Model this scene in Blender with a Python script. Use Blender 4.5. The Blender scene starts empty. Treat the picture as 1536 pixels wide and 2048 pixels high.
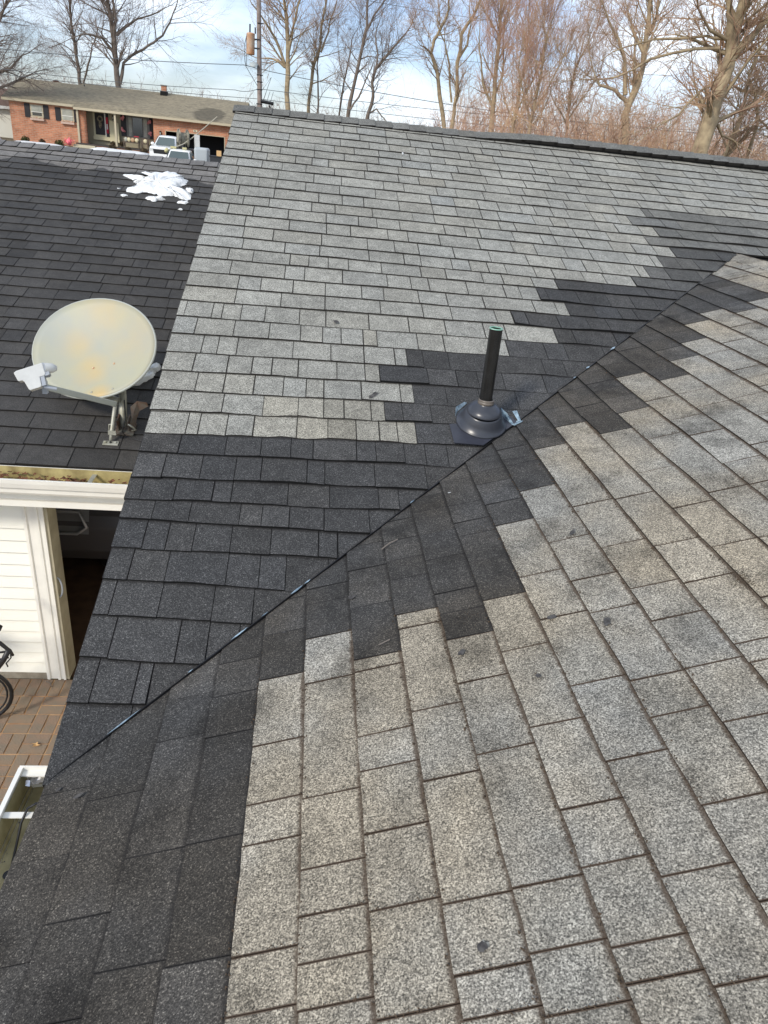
import bpy, math, random
from mathutils import Vector, Matrix, noise
random.seed(11)
S = bpy.context.scene
R = math.radians
COL = S.collection

# ------------------------------------------------------------------ camera
CAMP = Vector((0.627, -1.391, 1.575))
YAW, PIT, ROL = R(7.687), R(27.017), R(6.237)
_r = Vector((math.cos(YAW), -math.sin(YAW), 0)); _f = Vector((math.sin(YAW), math.cos(YAW), 0)); _u = Vector((0, 0, 1))
FW = _f*math.cos(PIT) - _u*math.sin(PIT); UP = _u*math.cos(PIT) + _f*math.sin(PIT)
RT = _r*math.cos(ROL) + UP*math.sin(ROL); UP = UP*math.cos(ROL) - _r*math.sin(ROL)
cam_d = bpy.data.cameras.new('camera'); cam = bpy.data.objects.new('camera', cam_d); COL.objects.link(cam)
m = Matrix((RT, UP, -FW)).transposed().to_4x4(); m.translation = CAMP
cam.matrix_world = m
cam_d.sensor_width = 36; cam_d.lens = 24.747; cam_d.clip_start = .05; cam_d.clip_end = 3000
S.camera = cam

# ------------------------------------------------------------------ sky, sun, exposure
SUN_EL, SUN_AZ = R(34), R(222)          # azimuth clockwise from +Y: behind the camera, to the left
w = bpy.data.worlds.new('World'); S.world = w; w.use_nodes = True
nt = w.node_tree; nt.nodes.clear()
def N(nt, t, **kw):
    n = nt.nodes.new(t)
    for k, v in kw.items():
        if k in n.inputs: n.inputs[k].default_value = v
        else: setattr(n, k, v)
    return n
def L(nt, a, b): nt.links.new(a, b)
sky = N(nt, 'ShaderNodeTexSky'); sky.sky_type = 'NISHITA'; sky.sun_disc = False
sky.sun_elevation = SUN_EL; sky.sun_rotation = SUN_AZ; sky.air_density = 1.0; sky.dust_density = .9; sky.ozone_density = 1.5
tc = N(nt, 'ShaderNodeTexCoord')
mp = N(nt, 'ShaderNodeMapping'); mp.inputs['Scale'].default_value = (1.2, 1.2, 4.2); mp.inputs['Location'].default_value = (.35, .1, .2)
nz = N(nt, 'ShaderNodeTexNoise'); nz.inputs['Scale'].default_value = 2.1; nz.inputs['Detail'].default_value = 7; nz.inputs['Roughness'].default_value = .55
L(nt, tc.outputs['Generated'], mp.inputs['Vector']); L(nt, mp.outputs['Vector'], nz.inputs['Vector'])
cr = N(nt, 'ShaderNodeValToRGB'); cr.color_ramp.elements[0].position = .42; cr.color_ramp.elements[1].position = .60
cr.color_ramp.elements[0].color = (.10, .10, .10, 1); cr.color_ramp.elements[1].color = (.95, .95, .95, 1)
L(nt, nz.outputs['Fac'], cr.inputs['Fac'])
mx = N(nt, 'ShaderNodeMix', data_type='RGBA'); mx.inputs[7].default_value = (9.0, 9.9, 10.9, 1)
L(nt, cr.outputs['Color'], mx.inputs[0]); tn_ = N(nt, 'ShaderNodeVectorMath', operation='MULTIPLY'); tn_.inputs[1].default_value = (.93, .96, 1.14); L(nt, sky.outputs['Color'], tn_.inputs[0]); L(nt, tn_.outputs[0], mx.inputs[6])
bg = N(nt, 'ShaderNodeBackground'); bg.inputs['Strength'].default_value = .10
L(nt, mx.outputs[2], bg.inputs['Color'])
wo = N(nt, 'ShaderNodeOutputWorld'); L(nt, bg.outputs[0], wo.inputs[0])
sd = bpy.data.lights.new('sun', 'SUN'); sd.energy = 2.0; sd.angle = R(9); sd.color = (1, .93, .82)
so = bpy.data.objects.new('sun', sd); COL.objects.link(so)
SD = Vector((math.sin(SUN_AZ)*math.cos(SUN_EL), math.cos(SUN_AZ)*math.cos(SUN_EL), math.sin(SUN_EL)))
so.rotation_euler = SD.to_track_quat('Z', 'Y').to_euler()
S.view_settings.view_transform = 'Standard'; S.view_settings.look = 'None'
S.view_settings.exposure = 0.5; S.view_settings.gamma = 1
S.render.film_transparent = False

# ------------------------------------------------------------------ materials
def mat(name, col, rough=.8, metal=0., noise_amt=0., nscale=8., col2=None, bump=0., bscale=60., spec=.4, coat=0.):
    m = bpy.data.materials.new(name); m.use_nodes = True
    nt = m.node_tree; b = nt.nodes['Principled BSDF']
    b.inputs['Roughness'].default_value = rough; b.inputs['Metallic'].default_value = metal
    b.inputs['Specular IOR Level'].default_value = spec
    if coat: b.inputs['Coat Weight'].default_value = coat
    c1 = (*col, 1); tcn = N(nt, 'ShaderNodeTexCoord')
    if noise_amt > 0 or col2:
        n = N(nt, 'ShaderNodeTexNoise'); n.inputs['Scale'].default_value = nscale; n.inputs['Detail'].default_value = 6; n.inputs['Roughness'].default_value = .62
        L(nt, tcn.outputs['Object'], n.inputs['Vector'])
        r = N(nt, 'ShaderNodeValToRGB'); r.color_ramp.elements[0].position = .36; r.color_ramp.elements[1].position = .64
        c2 = (*(col2 if col2 else [c*(1-noise_amt) for c in col]), 1)
        r.color_ramp.elements[0].color = c1; r.color_ramp.elements[1].color = c2
        L(nt, n.outputs['Fac'], r.inputs['Fac']); L(nt, r.outputs['Color'], b.inputs['Base Color'])
    else: b.inputs['Base Color'].default_value = c1
    if bump:
        n = N(nt, 'ShaderNodeTexNoise'); n.inputs['Scale'].default_value = bscale; n.inputs['Detail'].default_value = 4
        L(nt, tcn.outputs['Object'], n.inputs['Vector'])
        bp = N(nt, 'ShaderNodeBump'); bp.inputs['Strength'].default_value = bump; bp.inputs['Distance'].default_value = .01
        L(nt, n.outputs['Fac'], bp.inputs['Height']); L(nt, bp.outputs['Normal'], b.inputs['Normal'])
    return m

def shingle_material(name, ramp_old, ramp_new, dirt_shade_col, dirt_shade_w, gscale=300., wet=False, mold=False, edge_col=(.018, .016, .014), jw=.0042):
    """asphalt granules: salt-and-pepper grain, a tone per tab, dirt and painted step shade at the butts and joints"""
    m = bpy.data.materials.new(name); m.use_nodes = True; nt = m.node_tree; b = nt.nodes['Principled BSDF']
    b.inputs['Roughness'].default_value = .9; b.inputs['Specular IOR Level'].default_value = .25
    tcn = N(nt, 'ShaderNodeTexCoord'); OB = tcn.outputs['Object']
    g1 = N(nt, 'ShaderNodeTexNoise'); g1.inputs['Scale'].default_value = gscale; g1.inputs['Detail'].default_value = 3; g1.inputs['Roughness'].default_value = .75
    L(nt, OB, g1.inputs['Vector'])
    g2 = N(nt, 'ShaderNodeTexVoronoi'); g2.inputs['Scale'].default_value = gscale*1.1; L(nt, OB, g2.inputs['Vector'])
    sp = N(nt, 'ShaderNodeSeparateColor'); L(nt, g2.outputs['Color'], sp.inputs[0])
    ad = N(nt, 'ShaderNodeMath', operation='MULTIPLY_ADD'); L(nt, sp.outputs[0], ad.inputs[0]); ad.inputs[1].default_value = .42
    sb = N(nt, 'ShaderNodeMath', operation='MULTIPLY_ADD'); L(nt, g1.outputs['Fac'], sb.inputs[0]); sb.inputs[1].default_value = 1.7; sb.inputs[2].default_value = -.56
    L(nt, sb.outputs[0], ad.inputs[2])
    def ramp(st):
        r = N(nt, 'ShaderNodeValToRGB'); e = r.color_ramp.elements
        e[0].position, e[0].color = st[0][0], (*st[0][1], 1); e[1].position, e[1].color = st[-1][0], (*st[-1][1], 1)
        for p, c in st[1:-1]:
            x = e.new(p); x.color = (*c, 1)
        L(nt, ad.outputs[0], r.inputs['Fac']); return r
    ro, rn = ramp(ramp_old), ramp(ramp_new)
    at = N(nt, 'ShaderNodeAttribute', attribute_name='isnew')
    mixn = N(nt, 'ShaderNodeMix', data_type='RGBA'); L(nt, at.outputs['Fac'], mixn.inputs[0]); L(nt, ro.outputs['Color'], mixn.inputs[6]); L(nt, rn.outputs['Color'], mixn.inputs[7])
    cur = mixn.outputs[2]
    # broad weathering
    lw = N(nt, 'ShaderNodeTexNoise'); lw.inputs['Scale'].default_value = 2.6; lw.inputs['Detail'].default_value = 5; lw.inputs['Roughness'].default_value = .6; L(nt, OB, lw.inputs['Vector'])
    mw = N(nt, 'ShaderNodeTexNoise'); mw.inputs['Scale'].default_value = 17.; mw.inputs['Detail'].default_value = 5; L(nt, OB, mw.inputs['Vector'])
    def mul(cur, fac_out, lo, hi, colr=None):
        mr = N(nt, 'ShaderNodeMapRange'); mr.inputs[1].default_value = .32; mr.inputs[2].default_value = .68; mr.inputs[3].default_value = lo; mr.inputs[4].default_value = hi
        L(nt, fac_out, mr.inputs[0])
        x = N(nt, 'ShaderNodeVectorMath', operation='SCALE'); L(nt, cur, x.inputs[0]); L(nt, mr.outputs[0], x.inputs['Scale']); return x.outputs[0]
    cur = mul(cur, lw.outputs['Fac'], .86, 1.13); cur = mul(cur, mw.outputs['Fac'], .84, 1.12)
    tn = N(nt, 'ShaderNodeAttribute', attribute_name='tone')
    x = N(nt, 'ShaderNodeVectorMath', operation='SCALE'); L(nt, cur, x.inputs[0]); L(nt, tn.outputs['Fac'], x.inputs['Scale']); cur = x.outputs[0]
    # warm drift: some tabs tan, some blue-grey
    wt = N(nt, 'ShaderNodeAttribute', attribute_name='warm')
    wv = N(nt, 'ShaderNodeMix', data_type='RGBA'); wv.inputs[6].default_value = (.97, .997, 1.03, 1); wv.inputs[7].default_value = (1.05, 1.0, .91, 1)
    L(nt, wt.outputs['Fac'], wv.inputs[0])
    x = N(nt, 'ShaderNodeVectorMath', operation='MULTIPLY'); L(nt, cur, x.inputs[0]); L(nt, wv.outputs[2], x.inputs[1]); cur = x.outputs[0]
    if wet:   # melt water below the snow line, scalloped upper limit
        sx = N(nt, 'ShaderNodeSeparateXYZ'); L(nt, OB, sx.inputs[0])
        n1 = N(nt, 'ShaderNodeTexNoise'); n1.noise_dimensions = '1D'; n1.inputs['Scale'].default_value = 1.7; n1.inputs['Detail'].default_value = 2.5
        L(nt, sx.outputs[0], n1.inputs['W'])
        lim = N(nt, 'ShaderNodeMath', operation='MULTIPLY_ADD'); L(nt, n1.outputs['Fac'], lim.inputs[0]); lim.inputs[1].default_value = .8; lim.inputs[2].default_value = 5.76
        df = N(nt, 'ShaderNodeMath', operation='SUBTRACT'); L(nt, lim.outputs[0], df.inputs[0]); L(nt, sx.outputs[1], df.inputs[1])
        ms = N(nt, 'ShaderNodeMapRange'); ms.inputs[1].default_value = -.012; ms.inputs[2].default_value = .012; L(nt, df.outputs[0], ms.inputs[0])
        mv = N(nt, 'ShaderNodeMapRange'); mv.inputs[3].default_value = 1.0; mv.inputs[4].default_value = .33; L(nt, ms.outputs[0], mv.inputs[0])
        x = N(nt, 'ShaderNodeVectorMath', operation='SCALE'); L(nt, cur, x.inputs[0]); L(nt, mv.outputs[0], x.inputs['Scale']); cur = x.outputs[0]
        br = N(nt, 'ShaderNodeMapRange'); br.inputs[3].default_value = .9; br.inputs[4].default_value = .7; L(nt, ms.outputs[0], br.inputs[0]); L(nt, br.outputs[0], b.inputs['Roughness'])
    if mold:  # dark lichen smudges
        n3 = N(nt, 'ShaderNodeTexNoise'); n3.inputs['Scale'].default_value = 4.3; n3.inputs['Detail'].default_value = 9; n3.inputs['Roughness'].default_value = .7; L(nt, OB, n3.inputs['Vector'])
        m3 = N(nt, 'ShaderNodeMapRange'); m3.inputs[1].default_value = .50; m3.inputs[2].default_value = .66; m3.inputs[3].default_value = 1.04; m3.inputs[4].default_value = .48; L(nt, n3.outputs['Fac'], m3.inputs[0])
        x = N(nt, 'ShaderNodeVectorMath', operation='SCALE'); L(nt, cur, x.inputs[0]); L(nt, m3.outputs[0], x.inputs['Scale']); cur = x.outputs[0]
        n4 = N(nt, 'ShaderNodeTexNoise'); n4.inputs['Scale'].default_value = 1.9; n4.inputs['Detail'].default_value = 7; L(nt, OB, n4.inputs['Vector'])
        m4 = N(nt, 'ShaderNodeMapRange'); m4.inputs[1].default_value = .40; m4.inputs[2].default_value = .62; L(nt, n4.outputs['Fac'], m4.inputs[0])
        w4 = N(nt, 'ShaderNodeMix', data_type='RGBA'); w4.inputs[6].default_value = (1, 1, 1, 1); w4.inputs[7].default_value = (1.09, 1.0, .88, 1); L(nt, m4.outputs[0], w4.inputs[0])
        x = N(nt, 'ShaderNodeVectorMath', operation='MULTIPLY'); L(nt, cur, x.inputs[0]); L(nt, w4.outputs[2], x.inputs[1]); cur = x.outputs[0]
    # dirt mixed with painted step shade, under the butts and in the side joints
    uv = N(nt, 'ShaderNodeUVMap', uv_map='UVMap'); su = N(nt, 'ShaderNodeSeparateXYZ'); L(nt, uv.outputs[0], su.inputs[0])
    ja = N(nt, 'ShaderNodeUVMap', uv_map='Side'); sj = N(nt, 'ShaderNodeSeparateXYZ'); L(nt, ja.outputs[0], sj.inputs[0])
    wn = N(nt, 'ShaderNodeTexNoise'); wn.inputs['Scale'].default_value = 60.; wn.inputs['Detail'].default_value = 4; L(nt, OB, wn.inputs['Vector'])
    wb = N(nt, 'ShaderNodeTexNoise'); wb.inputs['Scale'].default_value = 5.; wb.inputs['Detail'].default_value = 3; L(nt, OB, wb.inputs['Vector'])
    wj = N(nt, 'ShaderNodeMath', operation='MULTIPLY_ADD'); L(nt, wn.outputs['Fac'], wj.inputs[0]); wj.inputs[1].default_value = dirt_shade_w*2.4; wj.inputs[2].default_value = -dirt_shade_w*1.2
    wk = N(nt, 'ShaderNodeMath', operation='MULTIPLY_ADD'); L(nt, wb.outputs['Fac'], wk.inputs[0]); wk.inputs[1].default_value = dirt_shade_w*2.6; L(nt, wj.outputs[0], wk.inputs[2])
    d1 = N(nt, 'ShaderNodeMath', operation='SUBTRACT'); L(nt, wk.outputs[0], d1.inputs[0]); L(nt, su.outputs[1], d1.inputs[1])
    s1 = N(nt, 'ShaderNodeMapRange'); s1.inputs[1].default_value = -dirt_shade_w*.7; s1.inputs[2].default_value = dirt_shade_w*.5; L(nt, d1.outputs[0], s1.inputs[0])
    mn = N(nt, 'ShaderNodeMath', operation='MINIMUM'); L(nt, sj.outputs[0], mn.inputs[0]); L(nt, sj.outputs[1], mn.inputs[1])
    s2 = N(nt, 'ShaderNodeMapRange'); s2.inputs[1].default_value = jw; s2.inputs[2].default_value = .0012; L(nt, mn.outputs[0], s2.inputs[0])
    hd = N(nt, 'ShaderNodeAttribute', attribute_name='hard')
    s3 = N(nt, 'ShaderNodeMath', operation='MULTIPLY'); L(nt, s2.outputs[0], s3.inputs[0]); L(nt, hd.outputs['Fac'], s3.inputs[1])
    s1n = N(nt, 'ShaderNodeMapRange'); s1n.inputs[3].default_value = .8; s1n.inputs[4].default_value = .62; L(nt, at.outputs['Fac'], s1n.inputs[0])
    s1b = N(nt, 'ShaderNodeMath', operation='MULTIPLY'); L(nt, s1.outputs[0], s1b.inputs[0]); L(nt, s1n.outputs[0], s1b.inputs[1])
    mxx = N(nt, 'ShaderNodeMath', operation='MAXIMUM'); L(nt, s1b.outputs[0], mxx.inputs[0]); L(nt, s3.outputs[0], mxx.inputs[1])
    dc = N(nt, 'ShaderNodeMix', data_type='RGBA'); dc.inputs[6].default_value = (*dirt_shade_col, 1); dc.inputs[7].default_value = (.016, .015, .015, 1); L(nt, at.outputs['Fac'], dc.inputs[0])
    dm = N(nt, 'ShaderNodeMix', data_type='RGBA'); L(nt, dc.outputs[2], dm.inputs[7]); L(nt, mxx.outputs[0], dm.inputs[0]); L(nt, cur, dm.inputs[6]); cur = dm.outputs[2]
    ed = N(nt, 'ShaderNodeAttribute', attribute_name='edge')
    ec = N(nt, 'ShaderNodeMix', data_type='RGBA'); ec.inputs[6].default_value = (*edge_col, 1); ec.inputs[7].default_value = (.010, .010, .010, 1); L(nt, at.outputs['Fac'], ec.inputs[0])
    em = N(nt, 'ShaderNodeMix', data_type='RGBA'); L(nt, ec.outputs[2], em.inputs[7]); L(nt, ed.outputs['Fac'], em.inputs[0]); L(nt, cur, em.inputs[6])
    L(nt, em.outputs[2], b.inputs['Base Color'])
    bp = N(nt, 'ShaderNodeBump'); bp.inputs['Strength'].default_value = .5; bp.inputs['Distance'].default_value = .002
    L(nt, ad.outputs[0], bp.inputs['Height']); L(nt, bp.outputs['Normal'], b.inputs['Normal'])
    return m

OLD = [(.12, (.045, .0445, .040)), (.40, (.175, .173, .156)), (.62, (.295, .291, .263)), (.88, (.49, .485, .435))]
NEW = [(.15, (.021, .021, .021)), (.50, (.049, .0485, .0485)), (.74, (.082, .081, .079)), (.90, (.24, .235, .225))]
GAR = [(.15, (.080, .077, .075)), (.55, (.165, .159, .153)), (.90, (.29, .275, .26))]
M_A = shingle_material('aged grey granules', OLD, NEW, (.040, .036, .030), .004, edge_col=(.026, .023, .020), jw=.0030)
M_B = shingle_material('aged grey granules with moss and painted shade in joints', [(.10, (.040, .040, .038)), (.40, (.155, .151, .138)), (.60, (.275, .269, .245)), (.86, (.51, .50, .455))], NEW, (.075, .052, .036), .0065, 290., mold=True, edge_col=(.034, .025, .019), jw=.003)
M_G = shingle_material('dark shingles', GAR, GAR, (.02, .019, .018), .002, 300., wet=True)
M_dark = mat('black felt', (.012, .012, .012), .95)
M_white = mat('white aluminium', (.84, .82, .75), .45, noise_amt=.08, nscale=5)
M_vinyl = mat('cream vinyl siding', (.86, .845, .76), .5, noise_amt=.05, nscale=3, bump=.05, bscale=25)
M_gutin = mat('stained gutter inside', (.40, .35, .20), .55, col2=(.20, .17, .08), nscale=9)
M_conc = mat('old concrete', (.33, .30, .24), .9, col2=(.20, .17, .13), nscale=9, bump=.4)
M_paver = mat('clay paver', (.27, .185, .13), .85, col2=(.20, .165, .125), nscale=11, bump=.4, bscale=90)
M_paver2 = mat('grey brown paver', (.22, .18, .135), .85, col2=(.26, .185, .125), nscale=12, bump=.4, bscale=90)
M_sand = mat('sand joint', (.55, .36, .20), .95, col2=(.36, .19, .09), nscale=9)
M_black = mat('black plastic', (.012, .012, .013), .35)
M_blackm = mat('black painted steel', (.02, .02, .021), .4)
M_abs = mat('scuffed black pipe', (.007, .007, .007), .22, col2=(.014, .014, .014), nscale=16, spec=.6)
M_boot = mat('grey rubber boot', (.046, .050, .060), .30, col2=(.034, .037, .046), nscale=5, spec=.5)
M_flange = mat('slate plastic flange', (.040, .043, .058), .4, col2=(.026, .028, .038), nscale=9)
M_film = mat('pale blue release film', (.34, .46, .54), .3, col2=(.07, .11, .15), nscale=45, spec=.7)
M_green = mat('green plastic rim', (.10, .33, .22), .4, col2=(.35, .5, .42), nscale=60)
M_snow = mat('snow', (.86, .88, .88), .7, col2=(.68, .70, .71), nscale=16, bump=1., bscale=40)
M_leaf = mat('dead leaf', (.17, .065, .03), .8, col2=(.09, .04, .02), nscale=20)
M_leaf2 = mat('tan dead leaf', (.55, .34, .15), .8)
M_twig = mat('grey twig', (.16, .14, .12), .9)
M_moss = mat('brown moss crumbs', (.105, .072, .045), .95, col2=(.05, .038, .026), nscale=40)
M_spot = mat('tar spot', (.035, .033, .033), .9, col2=(.10, .095, .09), nscale=60)
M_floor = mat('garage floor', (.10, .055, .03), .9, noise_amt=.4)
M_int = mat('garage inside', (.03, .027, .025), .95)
M_car = mat('dark car paint', (.075, .070, .072), .3, spec=.5, coat=.5)
M_dishp = mat('dish paint', (.335, .350, .305), .5, col2=(.385, .375, .265), nscale=2.6)
M_dishr = mat('dish rim', (.42, .44, .40), .5)
M_steel = mat('galvanised steel', (.42, .42, .37), .45, metal=.3, col2=(.28, .27, .20), nscale=14)
M_rust = mat('rusty bracket', (.10, .10, .085), .6, col2=(.10, .05, .028), nscale=16)
M_lnb = mat('white plastic', (.58, .59, .57), .45, noise_amt=.12, nscale=14)
M_grey = mat('grey plastic', (.33, .36, .40), .5)

# ------------------------------------------------------------------ object helpers
class MB:
    def __init__(s): s.v = []; s.f = []; s.uv = None
    def quad(s, a, b, c, d):
        i = len(s.v); s.v += [tuple(a), tuple(b), tuple(c), tuple(d)]; s.f.append((i, i+1, i+2, i+3)); return s
    def poly(s, pts):
        i = len(s.v); s.v += [tuple(p) for p in pts]; s.f.append(tuple(range(i, i+len(pts)))); return s
    def box(s, x0, x1, y0, y1, z0, z1, M=None):
        i = len(s.v)
        P = [(x0, y0, z0), (x1, y0, z0), (x1, y1, z0), (x0, y1, z0), (x0, y0, z1), (x1, y0, z1), (x1, y1, z1), (x0, y1, z1)]
        if M is not None: P = [tuple(M @ Vector(p)) for p in P]
        s.v += P
        for q in ((0, 3, 2, 1), (4, 5, 6, 7), (0, 1, 5, 4), (1, 2, 6, 5), (2, 3, 7, 6), (3, 0, 4, 7)): s.f.append(tuple(i+k for k in q))
        return s
    def tube(s, pts, rad, n=8, cap=True):
        pts = [Vector(p) for p in pts]
        if not hasattr(rad, '__len__'): rad = [rad]*len(pts)
        i0 = len(s.v); prev = None
        for k, p in enumerate(pts):
            if k == 0: t = pts[1]-p
            elif k == len(pts)-1: t = p-pts[k-1]
            else: t = pts[k+1]-pts[k-1]
            if t.length < 1e-9: t = Vector((0, 0, 1))
            t.normalize()
            if prev is None:
                a = Vector((0, 0, 1)) if abs(t.z) < .9 else Vector((1, 0, 0))
                u = t.cross(a).normalized()
            else:
                u = (prev - t*prev.dot(t))
                if u.length < 1e-6: u = t.orthogonal()
                u.normalize()
            prev = u; vv = t.cross(u)
            for j in range(n):
                a = 2*math.pi*j/n; s.v.append(tuple(p + (u*math.cos(a)+vv*math.sin(a))*rad[k]))
        for k in range(len(pts)-1):
            for j in range(n):
                a = i0+k*n+j; b = i0+k*n+(j+1) % n; s.f.append((a, b, b+n, a+n))
        if cap and n > 2:
            s.f.append(tuple(i0+j for j in range(n))[::-1]); s.f.append(tuple(i0+(len(pts)-1)*n+j for j in range(n)))
        return s
    def lathe(s, prof, c, n=24, axis=None):
        i0 = len(s.v); c = Vector(c); Q = axis.to_track_quat('Z', 'Y').to_matrix() if axis else Matrix.Identity(3)
        for r, z in prof:
            for j in range(n):
                a = 2*math.pi*j/n; s.v.append(tuple(c + Q @ Vector((r*math.cos(a), r*math.sin(a), z))))
        for k in range(len(prof)-1):
            for j in range(n):
                a = i0+k*n+j; b = i0+k*n+(j+1) % n; s.f.append((a, b, b+n, a+n))
        return s
    def ball(s, c, r, sub=1, jit=0., sc=(1, 1, 1)):
        n, mm = 8*sub, 5*sub; i0 = len(s.v); c = Vector(c)
        for k in range(mm+1):
            ph = math.pi*k/mm
            for j in range(n):
                a = 2*math.pi*j/n; q = 1+random.uniform(-jit, jit)
                s.v.append((c.x+r*q*sc[0]*math.sin(ph)*math.cos(a), c.y+r*q*sc[1]*math.sin(ph)*math.sin(a), c.z+r*q*sc[2]*math.cos(ph)))
        for k in range(mm):
            for j in range(n):
                a = i0+k*n+j; b = i0+k*n+(j+1) % n; s.f.append((a, a+n, b+n, b))
        return s
    def extr(s, prof, a, b, axis='x'):
        """closed profile of (p,q) swept between a and b; axis x: (y,z), axis y: (x,z)"""
        n = len(prof); i = len(s.v)
        for t in (a, b):
            for p, q in prof: s.v.append((t, p, q) if axis == 'x' else (p, t, q))
        for k in range(n): s.f.append((i+k, i+(k+1) % n, i+n+(k+1) % n, i+n+k))
        s.f.append(tuple(i+k for k in range(n))[::-1]); s.f.append(tuple(i+n+k for k in range(n)))
        return s
    def build(s, name, material, parent=None, smooth=False, kind=None):
        me = bpy.data.meshes.new(name); me.from_pydata(s.v, [], s.f); me.materials.append(material)
        if smooth:
            for p in me.polygons: p.use_smooth = True
        me.update()
        o = bpy.data.objects.new(name, me); COL.objects.link(o)
        if parent: o.parent = parent; o.matrix_parent_inverse = parent.matrix_world.inverted() if parent.type != 'EMPTY' else Matrix.Translation(-parent_loc(parent))
        if kind: o['kind'] = kind
        return o
def parent_loc(p):
    v = Vector(p.location); q = p.parent
    while q: v += Vector(q.location); q = q.parent
    return v
def thing(name, label, cat, loc=(0, 0, 0), group=None):
    o = bpy.data.objects.new(name, None); COL.objects.link(o); o.location = loc; o.empty_display_size = .2
    o['label'] = label; o['category'] = cat
    if group: o['group'] = group
    return o
def tag(o, label=None, cat=None, group=None, kind=None):
    if label: o['label'] = label
    if cat: o['category'] = cat
    if group: o['group'] = group
    if kind: o['kind'] = kind
    return o
def fix(o):   # parts of a part: plain parenting, meshes are built in world coordinates
    return o
def solidify(o, t, off=-1):
    md = o.modifiers.new('thickness', 'SOLIDIFY'); md.thickness = t; md.offset = off; return o
def bevel(o, wd, seg=2):
    md = o.modifiers.new('edge', 'BEVEL'); md.width = wd; md.segments = seg; md.limit_method = 'ANGLE'; return o

# ------------------------------------------------------------------ roof planes (metres)
TA, TB, TG = R(19.318), R(18.901), R(17.0)
GY, GZ = 2.15, -.072
def FA(u, s, h): return (u, s*math.cos(TA)-h*math.sin(TA), s*math.sin(TA)+h*math.cos(TA))
def FB(u, s, h): return (s*math.cos(TB)-h*math.sin(TB), u, s*math.sin(TB)+h*math.cos(TB))
def FG(u, s, h): return (u, GY+s*math.cos(TG)-h*math.sin(TG), GZ+s*math.sin(TG)+h*math.cos(TG))
E_ = .143
# course lines measured on the rake and on the valley, in courses
A_L = [-.05,1.63,2.67,3.78,4.77,5.75,6.68,7.38,8.17,9.18,9.98,10.97,11.98,12.99,14.01,15.05,16.11,17.15,18.15,19.17,20.27,21.25,22.18,23.21,24.2,25.22,26.16,27.22,28.28,29.35,30.33,31.32,32.29,33.24,34.26,35.25,36.32,37.6]
A_V = {0:(-.05,0),1:(1.57,.21),2:(2.57,.36),3:(3.66,.5),4:(4.64,.634),5:(5.67,.774),6:(6.5,.888),7:(7.41,1.016),8:(8.25,1.131),9:(9.26,1.267),12:(12.22,1.675),13:(13.19,1.8),14:(14.19,1.945),15:(15.22,2.1),16:(16.27,2.245),17:(17.3,2.38),18:(18.28,2.51),19:(19.21,2.64),20:(20.22,2.78),21:(21.0,2.89),22:(21.91,3.02),23:(23.0,3.166),24:(24.13,3.34)}
def A_line(k, x):
    sl = A_L[min(k, len(A_L)-1)]
    if k in A_V and A_V[k][1] > .1:
        sv, xv = A_V[k]; s = sl + (sv-sl)*min(x/xv, 1.6)
    elif k in (10, 11): s = sl + .28*min(x/1.4, 1.3)
    elif k >= 25: s = sl - .14*(k/37)*max(x, 0)/4.4*1.0
    else: s = sl
    return s*E_
JA = {1:[.05,.17,.21],2:[.07,.27,.36],3:[.04,.19,.36,.49],4:[.07,.19,.39,.5,.59],5:[.09,.17,.26,.39,.53,.7,.77],6:[.1,.23,.41,.49,.59,.72,.89],7:[.04,.16,.3,.37,.58,.74,.93,1.01],8:[.1,.24,.37,.47,.65,.72,.92,1.13],9:[.14,.32,.46,.58,.67,.85,.93,1.05],10:[.15,.2,.31,.42,.6,.73,.85,.95,1.03,1.11],11:[.1,.28,.45,.6,.71,.8,.92,.98,1.06,1.19],12:[.15,.27,.4,.53,.63,.71,.88,1.06,1.12],13:[.12,.27,.38,.47,.59,.77,.9,.97,1.2],14:[.14,.21,.3,.56,.74,.9,1.05,1.11,1.19],15:[.09,.27,.44,.59,.7,.79,.9,.97],16:[.02,.15,.2,.29,.41,.58],17:[.25,.48]}
DARK_A = {10:1.11,11:.98,12:1.12,13:.97,14:1.11,15:1.64,16:1.93,17:1.72,18:2.06,19:1.92,20:2.06,21:2.58,22:2.7,23:2.84,24:2.98,25:2.84,26:2.96,27:2.81,28:2.96}
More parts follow.
